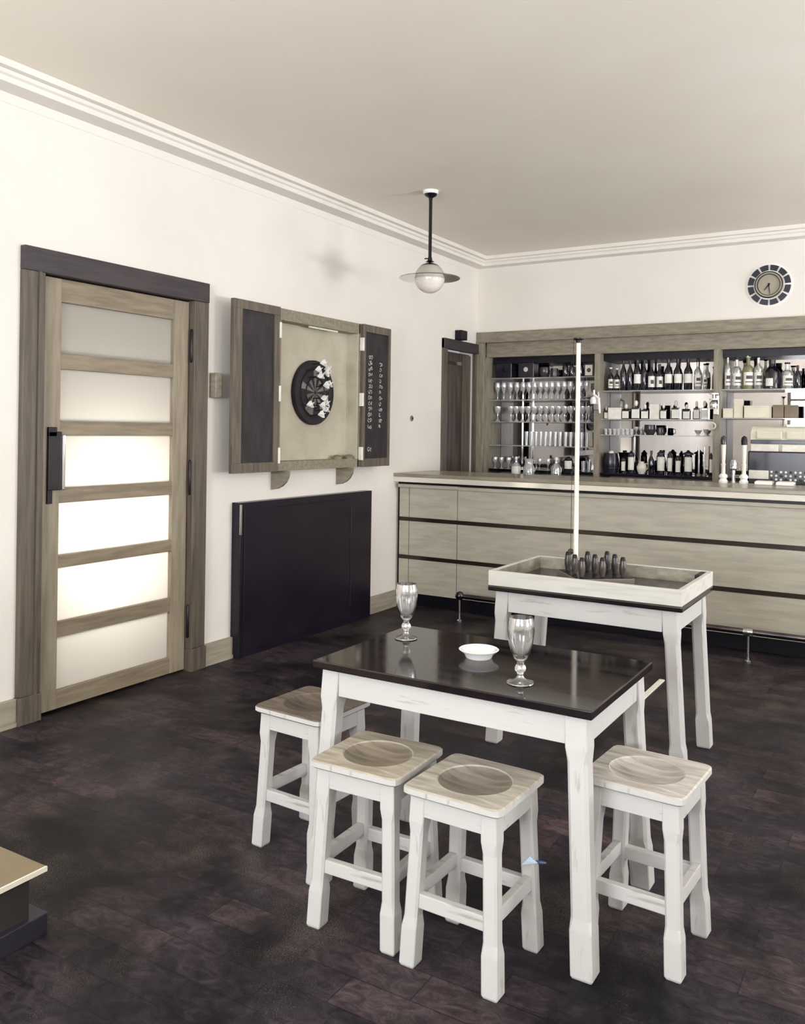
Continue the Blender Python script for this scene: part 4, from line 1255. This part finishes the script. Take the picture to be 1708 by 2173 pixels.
PC = Vector((2.330, 3.842, 0.722))
ang = math.radians(39)
t = thing('pin_platform', 'low square board set diagonally in the tray under the skittles', 'board', PC, 0)
b = BM(); box(b, -0.135, 0.135, -0.135, 0.135, 0, 0.034, 0.002); b.transform(Matrix.Translation(PC) @ Matrix.Rotation(ang, 4, 'Z')); obj('block', b, mat('platform_grey', (112, 104, 98), (130, 122, 114), rough=0.4), t)
b = BM(); box(b, -0.128, 0.128, -0.128, 0.128, 0.034, 0.036); b.transform(Matrix.Translation(PC) @ Matrix.Rotation(ang, 4, 'Z')); obj('top_face', b, M_blacksat, t)
u = Vector((math.cos(ang), math.sin(ang), 0)) * 0.095
v = Vector((-math.sin(ang), math.cos(ang), 0)) * 0.095
proto = None
side = ['left', 'middle', 'right']; rowl = ['front', 'middle', 'back']
for i in range(3):
    for j in range(3):
        p = PC + u * (i - 1) + v * (j - 1) + Vector((0, 0, 0.036))
        lb = 'dark wooden skittle, %s pin of the %s row on the board' % (side[i] if i != 1 else 'centre', rowl[j])
        if proto is None:
            proto = thing('skittle_pin', lb, 'skittle', p, local=True)
            proto['group'] = 'nine skittles on the tray board'
            b = BM(); lathe(b, [(0, 0), (0.009, 0), (0.012, 0.01), (0.0155, 0.03), (0.016, 0.05), (0.0125, 0.072)], seg=20); obj('body', b, M_pin, proto, True)
            b = BM(); lathe(b, [(0.0125, 0.072), (0.010, 0.084), (0.0078, 0.088), (0, 0.089)], seg=20); obj('head', b, M_blacksat, proto, True)
        else:
            dup(proto, p, 0.4 * (i + j), lb, 'nine skittles on the tray board')

PX, PYY = 2.158, 4.065
t = thing('skittles_pole', 'tall slim white pole rising from the back of the skittles tray', 'pole', (PX, PYY, 0.722))
b = BM(); tube(b, [(PX, PYY, 0.722), (PX, PYY, 1.0), (PX, PYY, 1.001), (PX, PYY, 1.84)], [0.012, 0.0118, 0.0112, 0.0105], 20); obj('shaft', b, M_cream, t, True)
b = BM(); lathe(b, [(0, 1.838), (0.012, 1.838), (0.014, 1.85), (0.026, 1.856), (0.026, 1.862), (0, 1.864)], (PX, PYY, 0), 24); obj('swivel_cap', b, M_iron, t, True)
b = BM(); tube(b, [(PX - 0.024, PYY - 0.004, 1.857), (PX - 0.024, PYY - 0.004, 0.83)], 0.0012, 6); obj('cord', b, M_iron, t)
b = BM(); lathe(b, [(0, -0.016), (0.011, -0.011), (0.016, 0), (0.011, 0.011), (0, 0.016)], (PX - 0.024, PYY - 0.004, 0.818), 18); obj('ball', b, M_pin, t, True)

# ------------------------------------------------------------------ things on the dark table
def beer_glass(x, y, label):
    z = TZ
    t = thing('beer_glass', label, 'glass', (x, y, z))
    t['group'] = 'two stemmed beer glasses on the dark table'
    b = BM()
    outer = [(0.0, 0.063), (0.012, 0.064), (0.019, 0.072), (0.027, 0.09), (0.034, 0.115), (0.038, 0.145), (0.0375, 0.168), (0.0345, 0.183), (0.0335, 0.187)]
    inner = [(0.0323, 0.1868), (0.0358, 0.168), (0.0363, 0.145), (0.0322, 0.115), (0.025, 0.092), (0.016, 0.078), (0.008, 0.0745), (0.0, 0.074)]
    lathe(b, [(r, z + h) for r, h in outer + inner], (x, y, 0), 48)
    obj('bowl', b, M_dglass, t, True)
    b = BM()
    st = [(0, 0.0), (0.0375, 0.0), (0.039, 0.002), (0.038, 0.0045), (0.022, 0.009), (0.012, 0.016), (0.0085, 0.024), (0.010, 0.030), (0.015, 0.036), (0.0165, 0.043), (0.014, 0.050), (0.009, 0.055), (0.010, 0.060), (0.0, 0.0625)]
    lathe(b, [(r, z + h) for r, h in st], (x, y, 0), 48)
    obj('stem', b, M_dglass, t, True)
    return t


beer_glass(2.108, 2.54, 'empty stemmed beer glass at the far left of the dark table')
beer_glass(2.645, 2.272, 'empty stemmed beer glass near the right front edge of the table')
t = thing('ashtray', 'round white china ashtray on the dark table', 'ashtray', (2.425, 2.455, TZ))
b = BM(); lathe(b, [(0, TZ), (0.038, TZ), (0.042, TZ + 0.004), (0.046, TZ + 0.014), (0.0605, TZ + 0.024), (0.063, TZ + 0.027), (0.0605, TZ + 0.0285), (0.048, TZ + 0.022), (0.04, TZ + 0.013), (0, TZ + 0.011)], (2.425, 2.455, 0), 48)
obj('dish', b, M_porcelain, t, True)
b = BM(); lathe(b, [(0.052, TZ + 0.0245), (0.0535, TZ + 0.0262), (0.055, TZ + 0.0258)], (2.425, 2.455, 0), 48)
obj('rim_line', b, mat('rim_glaze', (210, 208, 204), (216, 214, 210), rough=0.2), t, True)

for o in bpy.data.objects:
    for k_ in ('_local', '_k'):
        if k_ in o:
            del o[k_]
